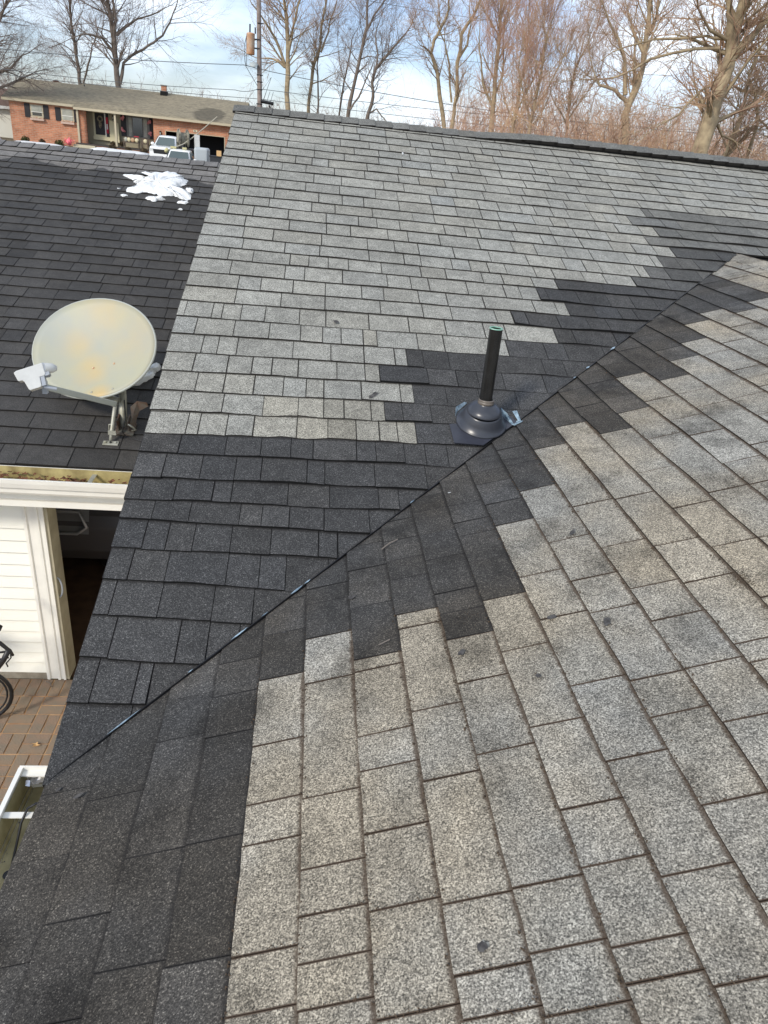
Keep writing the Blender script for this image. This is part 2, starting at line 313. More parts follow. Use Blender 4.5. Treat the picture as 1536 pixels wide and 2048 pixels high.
# B courses: line k sits at B_S[k] courses above the eave
B_S = [0,.99,2.02,3.03,4.0,4.95,5.93,6.89,7.81,8.77,9.70,10.67,11.60,12.57,13.55,14.52,15.5,16.45,17.43,18.43,19.42,20.4,21.3,22.2,23.27,24.4,25.6]
JB = {3:[(-.57,1),(-.3,0),(.02,1)],1:[(-.42,1),(-.1,0)],2:[(-.55,0),(-.3,1),(.05,0)],
4:[(-.58,1),(-.34,1),(-.23,0),(-.05,1),(.2,2)],
5:[(-.7,1),(-.62,0),(-.53,1),(-.43,0),(-.25,1),(.14,1),(.34,2),(.52,1)],
6:[(-.74,1),(-.55,1),(-.38,1),(-.21,0),(-.1,1),(.14,1),(.19,2),(.44,1)],
7:[(-.77,1),(-.7,1),(-.57,1),(-.28,1),(-.06,1),(.28,1),(.35,2),(.54,0),(.66,1)],
8:[(-.79,1),(-.69,0),(-.57,1),(-.24,1),(0,1),(.18,2)],
9:[(-.77,1),(-.71,0),(-.56,1),(-.43,1),(-.2,0),(.08,1),(.32,2)],
10:[(-.8,1),(-.61,0),(-.34,1),(-.1,1),(.17,1),(.39,1),(.72,2)],
11:[(-.49,1),(-.25,0),(-.13,1),(.15,1),(.31,1),(.54,1),(.92,2)],
12:[(-.57,1),(-.31,1),(-.13,0),(.06,1),(.21,0),(.44,1),(.72,1),(1.23,2)],
13:[(-.16,1),(-.09,0),(.18,1),(.38,1),(.7,1),(1.39,2)],
14:[(.05,1),(.31,1),(.56,1),(.84,0),(1.22,2)],15:[(.3,1),(.6,1),(1.08,1),(1.38,2)],
16:[(1.02,1),(1.19,1),(1.43,1),(1.77,2)],17:[(.84,1),(1.25,1),(1.42,0),(1.61,2)],18:[(1.05,1),(1.25,0),(1.81,2)],
19:[(1.52,1),(1.78,1),(2.01,2)],20:[(1.56,1),(1.87,1),(2.26,2)],21:[(1.78,1),(2.05,1),(2.38,2)],22:[(2.05,1),(2.25,2)],23:[(2.37,2)],24:[(2.6,1),(2.86,1)]}

def clip(poly, a, b, c):   # keep a*u+b*s<=c
    out = []
    for i in range(len(poly)):
        p, q = poly[i], poly[(i+1) % len(poly)]
        dp, dq = a*p[0]+b*p[1]-c, a*q[0]+b*q[1]-c
        if dp <= 0: out.append(p)
        if (dp < 0 < dq) or (dq < 0 < dp):
            t = dp/(dp-dq); out.append((p[0]+(q[0]-p[0])*t, p[1]+(q[1]-p[1])*t))
    return out
def wav(u, k, sc=1.):
    return noise.noise(Vector((u*3.3, k*7.1, 2.2)))*sc

class Piece: pass
def piece(F, flip, uL, uR, sl, su, hb, ht, tone, isnew, warm, hard, cl=None, over=.022, wv=.0022, jag=.0012, kk=0, gap=.0012):
    """one tab: wedge-shaped slab, butt edge at sl(u) standing hb proud, tucked under the next course"""
    uL += gap; uR -= gap
    if uR-uL < .008: return None
    n = max(2, min(4, int((uR-uL)/.06)+1))
    low = [(uL+(uR-uL)*i/n, sl(uL+(uR-uL)*i/n)+(random.uniform(-jag, jag))) for i in range(n+1)]
    top = [(uR, su(uR)+over), (uL, su(uL)+over)]
    poly = low+top
    if cl:
        for c in cl: poly = clip(poly, *c)
        if len(poly) < 3: return None
    q = Piece(); vs, fs, uv, sd, ed = [], [], [], [], []
    ln = max(.02, su((uL+uR)/2)-sl((uL+uR)/2)+over)
    def H(u, s):
        t = max(0, min(1, (s-sl(u))/ln)); return hb*(1-t)+ht*t + max(-.25*hb, wav(u, kk, wv))*(1-t)
    m_ = len(poly)
    for (u, s) in poly: vs.append(F(u, s, H(u, s)))
    for (u, s) in poly: vs.append(F(u, s, -.0035))
    U = [(u, su(u)-s) for u, s in poly]; D = [(u-uL, uR-u) for u, s in poly]
    fs.append(tuple(range(m_))); uv += U; sd += D; ed.append(0)
    for i in range(m_):
        j = (i+1) % m_
        if poly[i][1] > su(poly[i][0])+over-.003 and poly[j][1] > su(poly[j][0])+over-.003: continue
        fs.append((i, m_+i, m_+j, j)); uv += [(0, .1)]*4; sd += [(1, 1)]*4; ed.append(1)
    if flip:
        nf, nu, ns = [], [], []; c = 0
        for f in fs:
            l = len(f); nf.append(f[::-1]); nu += uv[c:c+l][::-1]; ns += sd[c:c+l][::-1]; c += l
        fs, uv, sd = nf, nu, ns
    q.v, q.f, q.uv, q.sd, q.ed = vs, fs, uv, sd, ed
    q.at = (tone, isnew, warm, hard)
    us = sum(p[0] for p in poly)/m_; ss = sum(p[1] for p in poly)/m_
    P = Vector(F(us, ss, 0)); d = P-CAMP; z = d.dot(FW)
    q.size = 0
    if z > .2:
        px, py = 384+703.9*d.dot(RT)/z, 512-703.9*d.dot(UP)/z
        if -20 < px < 788 and -20 < py < 1044:
            nrm = (Vector(F(0, 0, 1))-Vector(F(0, 0, 0))); q.size = (uR-uL)*ln*abs(nrm.dot(d))/z**3
    return q
def build_pieces(ps, name, material, parent, kind=None):
    me = bpy.data.meshes.new(name); v, f, uv, sd = [], [], [], []; at = [[], [], [], [], []]
    for q in ps:
        o = len(v); v += q.v; f += [tuple(i+o for i in t) for t in q.f]; uv += q.uv; sd += q.sd
        for e in q.ed:
            for k in range(4): at[k].append(q.at[k])
            at[4].append(e)
    me.from_pydata(v, [], f); me.materials.append(material)
    l1 = me.uv_layers.new(name='UVMap'); l2 = me.uv_layers.new(name='Side')
    l1.data.foreach_set('uv', [c for t in uv for c in t]); l2.data.foreach_set('uv', [c for t in sd for c in t])
    for nm, a in zip(('tone', 'isnew', 'warm', 'hard', 'edge'), at):
        A = me.attributes.new(nm, 'FLOAT', 'FACE'); A.data.foreach_set('value', [float(x) for x in a])
    me.update(); o = bpy.data.objects.new(name, me); COL.objects.link(o); o.parent = parent
    if kind: o['kind'] = kind
    return o
def emit(groups, limit, small):
    """groups: list of (pieces, material, parent). the largest seen become objects of their own"""
    allp = [(q.size, gi, i) for gi, g in enumerate(groups) for i, q in enumerate(g[0])]
    allp.sort(reverse=True); big = {(gi, i) for s_, gi, i in allp[:limit] if s_ > 0}
    for gi, (ps, mt, par) in enumerate(groups):
        for i, q in enumerate(ps):
            if (gi, i) in big: build_pieces([q], 'shingle', mt, par)
        rest = [q for i, q in enumerate(ps) if (gi, i) not in big]
        if rest: build_pieces(rest, small, mt, par, 'stuff')

def rand_joints(a, b, lo=.09, hi=.30, skip=None):
    xs = [a]; x = a
    while x < b:
        x += random.choice([random.uniform(lo, lo+.07), random.uniform(.16, hi), random.uniform(.14, .24)])
        xs.append(min(x, b))
    if b-xs[-2] < .05: xs.pop(-2)
    return xs
def tone_old(): return random.gauss(1.04, .05)
def tone_new(): return random.choice([random.gauss(.90, .06), random.gauss(1.0, .05), random.gauss(1.0, .05), random.gauss(1.18, .10)])
def warm_(c=.45): return max(0, min(1, random.gauss(c, .11)))

# ------------------------------------------------------------------ house with both near slopes
house = thing('house', 'house under the camera, grey shingled slopes with dark repaired strip along the valley', 'house')
XEND, BR = 7.2, 25.6*E_            # A runs on to the right; B ridge slope length
RS = 37.35*E_                       # A ridge
ridge_z = RS*math.sin(TA); ridge_y = RS*math.cos(TA)
bx = BR*math.cos(TB)
yv = BR*math.sin(TB)/math.tan(TA)   # where the B ridge dies into A
def vx(s): return s*math.sin(TA)/math.tan(TB)      # valley x for slope length s on A
def deckA():
    b = MB(); h = -.02
    b.poly([FA(.012, -.03, h), FA(vx(BR*math.sin(TB)/math.sin(TA)), yv/math.cos(TA), h), FA(XEND, yv/math.cos(TA), h), FA(XEND, RS, h), FA(.012, RS, h)])
    b.poly([FA(.012, -.03, h-.022), FA(.012, RS, h-.022), FA(XEND, RS, h-.022), FA(XEND, yv/math.cos(TA), h-.022), FA(vx(BR*math.sin(TB)/math.sin(TA)), yv/math.cos(TA), h-.022)])
    return b
slopeA = deckA().build('roof_slope', M_dark, house); slopeA['label'] = 'far grey slope rising to the long ridge'
b = MB(); h = -.02
yvk = yv
b.poly([FB(-4., .0, h), FB(.0, .0, h), FB(yvk, BR, h), FB(-4., BR, h)][::-1])
b.poly([FB(-4., .0, h-.022), FB(.0, .0, h-.022), FB(yvk, BR, h-.022), FB(-4., BR, h-.022)])
slopeB = b.build('roof_slope', M_dark, house); slopeB['label'] = 'near grey slope falling to the gutter at lower left'
# back slopes, out of sight from here
b = MB()
b.poly([(.012, ridge_y, ridge_z-.02), (XEND, ridge_y, ridge_z-.02), (XEND, 2*ridge_y+.3, -.13), (.012, 2*ridge_y+.3, -.13)])
b.poly([(bx, -4, BR*math.sin(TB)-.02), (2*bx, -4, -.02), (2*bx, 0, -.02), (bx, yv, BR*math.sin(TB)-.02)])
b.poly([(2*bx, 0, -.02), (XEND, 0, -.02), (XEND, yv, BR*math.sin(TB)-.02), (bx, yv, BR*math.sin(TB)-.02)])
b.build('back_roof', mat('aged grey shingles', (.17, .168, .16), .95, noise_amt=.4, nscale=30), house)
# A shingles
psA = []
for k in range(0, 37):
    smax_v = (A_line(k, 1)+.001)
    # right limit: the valley for courses below the B ridge, else past the frame
    kv = A_L[k]*E_; low_in = kv < BR*.985
    xr = (vx(A_line(k+1, 1)) + .02) if A_L[k+1]*E_ < BR*math.sin(TB)/math.sin(TA) else XEND
    js = [-.012+random.uniform(-.004, .004)]
    known = JA.get(k, [])
    js += [j for j in known]
    last = js[-1]
    if xr-last > .12:
        js += rand_joints(last, xr)[1:]
    if js[-1] < xr: js.append(xr)
    js = sorted(set(js))
    dk = DARK_A.get(k)
    if dk is not None and min(abs(j-dk) for j in js) > .012: js = sorted([j for j in js if abs(j-dk) > .05]+[dk])
    raised = random.random() < .5
    for i in range(len(js)-1):
        uL, uR = js[i], js[i+1]; uc = (uL+uR)/2
        new = 1. if (k <= 9 or (dk is not None and uc > dk)) else 0.
        if k >= 25 and new and uc > 4.6: new = .35
        if new and k >= 25: new = .48
        elif new and k >= 21: new = .84
        raised = not raised if random.random() < .8 else raised
        cl = [(math.tan(TB), -math.sin(TA), .004)] if A_L[k]*E_ < BR*math.sin(TB)/math.sin(TA) else None
        lastv = k <= 16 and known and uL >= known[-1]-.001
        hb = (.0088 if raised else .0072) if not new else (.0120 if raised else .0105)
        if lastv: hb = .004
        off = random.uniform(-.002, .002) + (0 if raised else .0015)
        curl = .012 if (k in (9, 10) and new == (k == 9)) else 0
        q = piece(FA, False, uL, uR, (lambda u, k=k, off=off, new=new: A_line(k, u)+off+wav(u, k, .010 if new else .004)+(wav(u*3, k+7, .012) if (k in (10, 11) and not new) else 0)),
                  (lambda u, k=k, new=new: A_line(k+1, u)+wav(u, k+1, .004)), hb, .001,
                  (tone_new()*1.0 if new else tone_old()*(1.11 if (k > 11 or uc < .7) else .98)), new, warm_((.42 if (k > 11 or uc < .5) else .85) if not new else .3), (.9 if (not new or random.random() < .35) else .0) if (raised or random.random() < .4) else .2,
                  cl, wv=.009 if new else .003, kk=k)
        if q: psA.append(q)
# B shingles
psB = []
YB0 = -2.6
for k in range(0, 26):
    ytop = B_S[k+1]*E_*math.sin(TB)/math.tan(TA) + .02
    kn = sorted(JB.get(k, []))
    js = []; darks = [j for j, t in kn if t == 2]; dk = darks[0] if darks else None
    lo_known = kn[0][0] if kn else None
    first = rand_joints(YB0, lo_known if kn else ytop)
    js = [(x, 1) for x in first[:-1]] if kn else [(x, random.choice([1, 1, 0])) for x in first]
    js += kn
    hi = js[-1][0]
    if ytop-hi > .1: js += [(x, random.choice([1, 0, 0])) for x in rand_joints(hi, ytop, .08, .22)[1:]]
    elif js[-1][0] < ytop: js.append((ytop, 0))
    js = sorted(js)
    raised = random.random() < .5
    def BL(kk, u): return B_S[kk]*E_ + (.0 if kk == 0 else .004*math.sin(u*1.3+kk))
    for i in range(len(js)-1):
        (uL, tL), (uR, tR) = js[i], js[i+1]; uc = (uL+uR)/2
        new = 1. if (k <= 3) else (1. if (dk is not None and uc > dk) else 0.)
        if tL == 1: raised = not raised
        hard = 1. if (tL == 1 or tR == 1) else .1
        if new: hard *= .8
        cl = [(math.tan(TA), -math.sin(TB), .004)]
        hb = .0074 if raised else .0060
        if new: hb *= 1.3
        if tL != 0: off = random.uniform(-.0015, .0015)
        warm = warm_(.55 if not new else .5)
        g = .0009 if tL == 1 else .0003
        q = piece(FB, True, uL, uR, (lambda u, k=k, off=off: BL(k, u)+off+wav(u, k+50, .003)), (lambda u, k=k: BL(k+1, u)+wav(u, k+51, .003)),
                  hb, .001, tone_new() if new else tone_old()*1.02, new, warm, hard, cl, wv=.003, kk=k+50, jag=.0016, gap=g)
        if q: psB.append(q)
emit([(psA, M_A, slopeA), (psB, M_B, slopeB)], 300, 'shingle_courses')

# ridge caps of A, standing on a black vent to the right
def cap_row(F, s0, x0, x1, step, wd, mt, par, backdrop, lift=lambda x: 0., tonev=.85, isnew=.3, mirror=None, th=None):
    x = x0; out = []
    while x < x1:
        w_ = min(step, x1-x); vs = []; hl = lift(x+w_/2); q = Piece(); q.v = []; q.f = []; q.uv = []; q.sd = []; q.ed = []
        ov = .03; za = .012; zb = .004
        def P(u, d, h):   # d>0: down the near side, d<0 down the far side
            p = Vector(F(u, s0-abs(d), h+hl))
            if d < 0:
                top = Vector(F(u, s0, h+hl)); p = mirror(p, top)
            return tuple(p)
        xa, xb = x-ov, x+w_-.002
        ts = [wd, wd*.5, .0, -wd*.5, -wd]
        for u, hh in ((xa, zb), (xb, za)):
            for d in ts: q.v.append(P(u, d, hh+.004+random.uniform(0, .0015)))
        for d in ts: q.v.append(P(xb, d, -.004))
        for d in (wd,): q.v.append(P(xa, d, -.008)); q.v.append(P(xb, d, -.008))
        for j in range(4): q.f.append((j, j+5, j+6, j+1)); q.uv += [(0, .1)]*4; q.sd += [(1, 1)]*4; q.ed.append(0)
        for j in range(4): q.f.append((5+j, 10+j, 11+j, 6+j)); q.uv += [(0, .1)]*4; q.sd += [(1, 1)]*4; q.ed.append(1)
        q.f.append((0, 15, 16, 5)); q.uv += [(0, .1)]*4; q.sd += [(1, 1)]*4; q.ed.append(1)
        q.at = (tonev*random.gauss(1, .07), isnew, warm_(.3), 0.); out.append(q); x += w_
    for q in out: build_pieces([q], 'ridge_cap', mt, par)
def mirA(p, top): return Vector((p.x, 2*top.y-p.y, p.z))
cap_row(FA, RS+.012, .0, XEND, .135, .135, M_A, slopeA, None, lift=lambda x: .004+.030*max(0, min(1, (x-1.9)/.5)), mirror=mirA, isnew=.42, tonev=.92)
b = MB()
n = 30
for i in range(n):
    xa, xb = 1.85+(XEND-1.85)*i/n, 1.85+(XEND-1.85)*(i+1)/n
    la, lb = .030*max(0, min(1, (xa-1.9)/.5)), .030*max(0, min(1, (xb-1.9)/.5))
    b.quad(FA(xa, RS-.104, -.0), FA(xb, RS-.104, 0), FA(xb, RS-.104, lb+.001), FA(xa, RS-.104, la+.001))
b.quad(FA(1.85, RS-.104, .004), FA(XEND, RS-.104, .004), FA(XEND, RS, .004), FA(1.85, RS, .004))
b.build('ridge_vent', M_black, slopeA)
# ridge caps of B
def FBy(u, s, h): return FB(u, s, h)
def mirB(p, top): return Vector((2*top.x-p.x, p.y, p.z))
cap_row(FBy, BR+.002, YB0, yv+.02, .135, .105, M_B, slopeB, None, lift=lambda x: -.008, mirror=mirB, isnew=.0, tonev=1.05)

# valley cut: dark sealant line with scraps of pale film, plus tar spots and debris
def vp(t, off=0., h=.0): # point on the valley line, t = plan distance
    x = t; s = t/math.cos(TB)
    return Vector((x + off*.7, x*math.tan(TB)/math.tan(TA) - off*.7, x*math.tan(TB) + h))
b = MB(); tt = 0.0; T1 = bx-.02; nseg = 90
for i in range(nseg):
    t0, t1 = T1*i/nseg, T1*(i+1)/nseg
    w0, w1 = .0024+.0016*noise.noise(Vector((t0*9, 1, 1))), .0024+.0016*noise.noise(Vector((t1*9, 1, 1)))
    h0, h1 = .0135, .0135
    b.quad(vp(t0, -w0, h0-.002), vp(t1, -w1, h1-.002), vp(t1, w1, h1), vp(t0, w0, h0))
    b.quad(vp(t0, w0, h0), vp(t1, w1, h1), vp(t1, w1+.001, -.004), vp(t0, w0+.001, -.004))
    b.quad(vp(t1, -w1, h1-.002), vp(t0, -w0, h0-.002), vp(t0, -w0-.001, -.004), vp(t1, -w1-.001, -.004))
valley = b.build('valley_seal', M_black, house)
for t0, ln, wd in ((.12, .08, .0026), (.315, .015, .002), (.52, .02, .002), (.61, .04, .004), (.655, .02, .003), (1.55, .05, .005), (2.02, .02, .006), (2.2, .035, .006), (1.05, .02, .003), (1.93, .015, .004), (.43, .05, .003)):
    b = MB(); n = 6
    for i in range(n):
        a, c = t0+ln*i/n, t0+ln*(i+1)/n
        wa, wc = wd*math.sin(math.pi*(i+.1)/(n+.2)), wd*math.sin(math.pi*(i+1.1)/(n+.2))
        b.quad(vp(a, -wa, .0155), vp(c, -wc, .0155), vp(c, wc*1.2, .0165), vp(a, wa*1.2, .0165))
    b.build('film_strip', M_film, valley)
# spots on the shingles
def spot(F, u, s, r, h=.0125, stretch=1., ang=0.):
    b = MB(); n = 12; pts = []
    for i in range(n):
        a = 2*math.pi*i/n; rr = r*random.uniform(.6, 1.15); x, y = rr*math.cos(a)*stretch, rr*math.sin(a)
        pts.append(F(u+x*math.cos(ang)-y*math.sin(ang), s+x*math.sin(ang)+y*math.cos(ang), h))
    if F is FB: pts = pts[::-1]
    b.poly(pts); return b.build('tar_spot', M_spot, slopeB if F is FB else slopeA)

for u, s_, r_, st, an in ((-.664, 1.044, .011, 1, 0), (-.044, 1.319, .008, 1, 0), (.112, 1.150, .010, 1.6, .5), (.166, 1.419, .010, 1.4, 1.4), (.092, 1.548, .009, 2.2, .3), (.498, .857, .013, 1, 0), (-.041, .046, .007, 1, 0), (-.08, .112, .008, 1.8, 1.2), (.559, 1.605, .009, 2.4, .8), (.399, .634, .004, 1, 0)):
    spot(FB, u, s_, r_, stretch=st, ang=an)
for u, s_, r_, st, an in ((.765, 2.35, .011, 1.3, 0), (.93, 1.761, .011, 3.2, .9)): spot(FA, u, s_, r_, stretch=st, ang=an)
# house walls, rake board, eave edge
HW = .32
b = MB(); GZ0 = -1.764
b.poly([(HW, .35, GZ0), (HW, .35, .02), (HW, ridge_y, ridge_z-.16), (HW, 2*ridge_y-.3, .0), (HW, 2*ridge_y-.3, GZ0)][::-1])
b.poly([(HW, .35, GZ0), (HW, -3.9, GZ0), (HW, -3.9, .05), (HW, .35, .05)])
b.poly([(HW, -3.9, GZ0), (2*bx-.3, -3.9, GZ0), (2*bx-.3, -3.9, .05), (bx, -3.9, BR*math.sin(TB)-.06), (HW, -3.9, .05)])
b.build('wall', M_vinyl, house)
b = MB(); 
b.poly([FA(.018, .0, -.045), FA(.018, .0, -.19), FA(.018, RS, -.19), FA(.018, RS, -.045)])
b.poly([FA(.038, .0, -.045), FA(.038, .0, -.19), FA(.038, RS, -.19), FA(.038, RS, -.045)][::-1])
b.poly([FA(.018, .0, -.19), FA(.30, .0, -.19), FA(.30, RS, -.19), FA(.018, RS, -.19)][::-1])
b.poly([FA(.018, .0, -.045), FA(.018, RS, -.045), FA(.038, RS, -.045), FA(.038, .0, -.045)])
b.poly([FA(.018, .0, -.045), FA(.038, .0, -.045), FA(.038, .0, -.19), FA(.018, .0, -.19)])
b.build('rake_board', M_white, house)
b = MB(); b.box(-.004, .02, -4, .0, -.17, -.022); b.box(.02, HW, -4, .0, -.17, -.15); b.build('fascia', M_white, house)
# near gutter, lower left
g_y0, g_y1 = -3.9, .082
prof = [(-.108, -.028), (-.096, -.028), (-.096, -.036), (-.101, -.04), (-.088, -.10), (-.082, -.112), (-.02, -.112), (-.012, -.10), (-.010, -.03), (-.006, -.03), (-.006, -.118), (-.088, -.118), (-.106, -.05)]
gut = MB().extr(prof, g_y0, g_y1, 'y').build('gutter', M_white, house)
b = MB(); b.poly([(-.0935, g_y0, -.045), (-.083, g_y0, -.104), (-.022, g_y0, -.108), (-.014, g_y0, -.03)] ); b = MB()
pr = [(-.0975, -.045), (-.086, -.098), (-.079, -.108), (-.045, -.104), (-.022, -.108), (-.0125, -.032)]
n = 26
for i in range(n):
    ya, yb = g_y0+(g_y1-g_y0)*i/n, g_y0+(g_y1-g_y0)*(i+1)/n
    for j in range(len(pr)-1):
        p, q = pr[j], pr[j+1]; b.quad((p[0]+.001, ya, p[1]+.002), (p[0]+.001, yb, p[1]+.002), (q[0]-.0005, yb, q[1]+.002), (q[0]-.0005, ya, q[1]+.002))
b.build('gutter_lining', M_gutin, gut)
b = MB(); b.box(-.105, -.004, g_y1, g_y1+.003, -.116, -.024); b.box(-.100, -.006, g_y1-.018, g_y1, -.045, -.0405); b.build('end_cap', M_white, gut)
# crumpled foil like flashing behind the end cap
b = MB(); nn = 7; G = [[(-.085+.08*i/nn, g_y1-.03+.028*j/3, -.062+random.uniform(-.008, .012)) for j in range(4)] for i in range(nn+1)]
for i in range(nn):
    for j in range(3): b.quad(G[i][j], G[i+1][j], G[i+1][j+1], G[i][j+1])
b.build('flashing', mat('bright crumpled aluminium', (.6, .6, .62), .25, metal=.8), gut)
MB().box(-.103, -.012, -.070, -.052, -.046, -.0435).build('gutter_strap', M_white, gut)
b = MB(); b.lathe([(.0, 0), (.012, .0005), (.013, .001)], (-.045, -.19, -.1015), 14); b.build('outlet', M_black, gut)
cable = MB().tube([(.006, -.040, -.026), (-.020, -.042, -.024), (-.038, -.052, -.030), (-.047, -.08, -.05), (-.047, -.12, -.078), (-.044, -.16, -.092), (-.043, -.185, -.105)], .0034, 7).build('cable', M_black, None, True)
tag(cable, 'thin black cable curling from the roof edge down into the near gutter outlet', 'cable')
# specks in the near gutter
b = MB()
for i in range(90):
    x, y = random.uniform(-.085, -.02), random.uniform(-.6, .05); z = -.1045 if x > -.08 else -.098; r = random.uniform(.0008, .0022)
    b.quad((x-r, y-r, z), (x+r, y-r*.6, z+.0005), (x+r*.7, y+r, z+.0005), (x-r*.8, y+r, z))
tag(b.build('grit', M_spot), 'dark shingle grit lying in the near gutter', 'grit', kind='stuff')

# ------------------------------------------------------------------ garage to the left
garage = thing('garage', 'cream sided garage with dark shingled roof and open black doorway, left of the grey roof', 'garage', (0, 0, 0))
GX0, GXR = -7.5, .6
G_R = 4.68
NG = 33
b = MB(); b.poly([FG(GX0, 0, -.018), FG(.0, 0, -.018), FG(.0, G_R, -.018), FG(GX0, G_R, -.018)])
b.poly([FG(GX0, 0, -.05), FG(GX0, G_R, -.05), FG(.0, G_R, -.05), FG(.0, 0, -.05)])
b.poly([FG(-.0, .62, -.03), FG(.32, .62, -.06), FG(.32, 3.3, -.06), FG(-.0, 3.3, -.03)])
slopeG = b.build('roof_slope', M_dark, garage)
psG = []
random.seed(5)
GL = [0., .25]
while GL[-1] < G_R-.05: GL.append(GL[-1]+E_)
GL = [0.02+E_*i for i in range(NG)]; GL = [g-(.02 if i == 0 else 0) for i, g in enumerate(GL)]
for k in range(NG):
    s0, s1 = GL[k], (GL[k+1] if k+1 < NG else G_R)
    js = rand_joints(GX0+random.uniform(0, .2), .03, .10, .34); raised = False
    for i in range(len(js)-1):
        raised = not raised if random.random() < .8 else raised
        off = random.uniform(-.0015, .0015)
        q = piece(FG, False, js[i], js[i+1], (lambda u, k=k, o=off: GL[k]+o+wav(u, k+90, .003)), (lambda u, k=k, s1=s1: s1+wav(u, k+91, .003)), .0105 if raised else .0085, .001,
                  random.gauss(1, .10), 0., warm_(.5), 1. if random.random() < .7 else .3, None, wv=.002, kk=k+90)
        if q: psG.append(q)
emit([(psG, M_G, slopeG)], 300, 'shingle_courses')
gry, grz = GY+G_R*math.cos(TG), GZ+G_R*math.sin(TG)
def mirG(p, top): return Vector((p.x, 2*top.y-p.y, p.z))
cap_row(FG, G_R+.006, GX0, .0, .135, .13, M_G, slopeG, None, mirror=mirG, isnew=0, tonev=1.02)
b = MB(); b.quad((GX0, gry, grz-.02), (0.3, gry, grz-.02), (0.3, 2*gry-GY, GZ-.02), (GX0, 2*gry-GY, GZ-.02)); b.build('back_roof', M_dark, garage)
# gutter along its eave
gp = [(GY-.125, GZ-.028), (GY-.112, GZ-.028), (GY-.112, GZ-.036), (GY-.118, GZ-.042), (GY-.100, GZ-.088), (GY-.03, GZ-.092), (GY-.006, GZ-.088), (GY-.004, GZ-.005), (GY, GZ-.005), (GY, GZ-.13), (GY-.085, GZ-.13), (GY-.095, GZ-.115), (GY-.098, GZ-.085), (GY-.113, GZ-.080), (GY-.122, GZ-.050)]
gut2 = MB().extr(gp, GX0, -.02).build('gutter', M_white, garage)
b = MB(); pr = [(GY-.113, GZ-.045), (GY-.098, GZ-.084), (GY-.03, GZ-.088), (GY-.008, GZ-.084), (GY-.0055, GZ-.008)]
n = 40
for i in range(n):
    xa, xb = GX0+(-.02-GX0)*i/n, GX0+(-.02-GX0)*(i+1)/n
    for j in range(4):
        p, q = pr[j], pr[j+1]; b.quad((xa, p[0]+.0008, p[1]+.002), (xb, p[0]+.0008, p[1]+.002), (xb, q[0]-.0008, q[1]+.002), (xa, q[0]-.0008, q[1]+.002))
b.build('gutter_lining', mat('mossy gutter inside', (.50, .42, .19), .6, col2=(.22, .17, .07), nscale=7), gut2)
MB().box(-.475, -.452, GY-.122, GY-.004, GZ-.031, GZ-.0285).build('gutter_strap', M_steel, gut2)
def leaf(c, r, mt, name, lab, par=None, grp=None):
    b = MB(); a0 = random.uniform(0, 6.28); n = 9; pts = []
    for i in range(n):
        a = a0+2*math.pi*i/n; rr = r*(1 if i % 2 == 0 else .45)*random.uniform(.7, 1.2)
        pts.append((c[0]+rr*math.cos(a), c[1]+rr*math.sin(a)*.8, c[2]+random.uniform(0, r*.5)))
    cc = (c[0], c[1], c[2]+r*.12)
    for i in range(n): b.poly([cc, pts[i], pts[(i+1) % n]])
    return b
lv = MB()
for cx, cnt, sp_ in ((-.95, 26, .07), (-.60, 34, .07), (-.33, 10, .05), (-1.3, 20, .12), (-1.8, 25, .2), (-.75, 8, .08)):
    for i in range(cnt):
        c = (random.gauss(cx, sp_), GY-.06+random.uniform(-.035, .035), GZ-.072+random.uniform(0, .042)); l_ = leaf(c, random.uniform(.011, .026), None, '', '')
        o = len(lv.v); lv.v += l_.v; lv.f += [tuple(i+o for i in f) for f in l_.f]
tag(lv.build('dead_leaves', M_leaf), 'clumps of brown dead leaves lying in the garage gutter', 'leaves', kind='stuff')
# fascia and soffit, wall, posts
WY = 2.45
MB().box(GX0, .0, GY+.001, GY+.02, GZ-.2, GZ-.02).build('fascia', M_white, garage)
MB().box(GX0, HW, GY-.02, WY+.25, GZ-.235, GZ-.2).build('soffit', M_white, garage)
PX0, PX1 = -.985, -.865
zb, zt = -1.705, -.28
nb = 17
sidm = None
for i in range(nb):
    z0, z1 = zb+(zt-zb)*i/nb, zb+(zt-zb)*(i+1)/nb
    b = MB(); xr = PX0+.004
    b.poly([(GX0, WY-.024, z0), (xr, WY-.024, z0), (xr, WY-.002, z1-.004), (GX0, WY-.002, z1-.004)])
    b.poly([(GX0, WY-.024, z0), (GX0, WY, z0), (xr, WY, z0), (xr, WY-.024, z0)])
    b.poly([(GX0, WY-.002, z1-.004), (xr, WY-.002, z1-.004), (xr, WY+.001, z1), (GX0, WY+.001, z1)])
    b.build('siding_board', M_vinyl, garage)
MB().box(GX0, PX0, WY, WY+.1, GZ0, zt+.02).build('wall', M_vinyl, garage)
MB().box(GX0, PX0+.01, WY-.018, WY+.0, GZ0, zb-.002).build('footing', M_conc, garage)
# corner post with its grooves
pp = [(PX0, WY+.0), (PX0, WY-.026), (PX0+.018, WY-.028), (PX0+.022, WY-.018), (PX0+.066, WY-.018), (PX0+.070, WY-.030), (PX0+.086, WY-.030), (PX0+.089, WY-.022), (PX0+.103, WY-.022), (PX0+.106, WY-.03), (PX1, WY-.03), (PX1, WY+.1), (PX0, WY+.1)]
b = MB(); n = len(pp); i0 = 0
for t in (GZ0+.004, GZ-.2):
    for p, q in pp: b.v.append((p, q, t))
for k in range(n): b.f.append((k, (k+1) % n, n+(k+1) % n, n+k))
b.f.append(tuple(range(n))[::-1]); b.f.append(tuple(range(n, 2*n)))
b.build('corner_post', M_white, garage)
MB().box(PX1+.0005, PX1+.02, WY-.02, WY+.12, GZ0+.002, GZ-.2).build('door_jamb', mat('shaded jamb', (.42, .38, .27), .7, col2=(.30, .27, .19), nscale=6), garage)
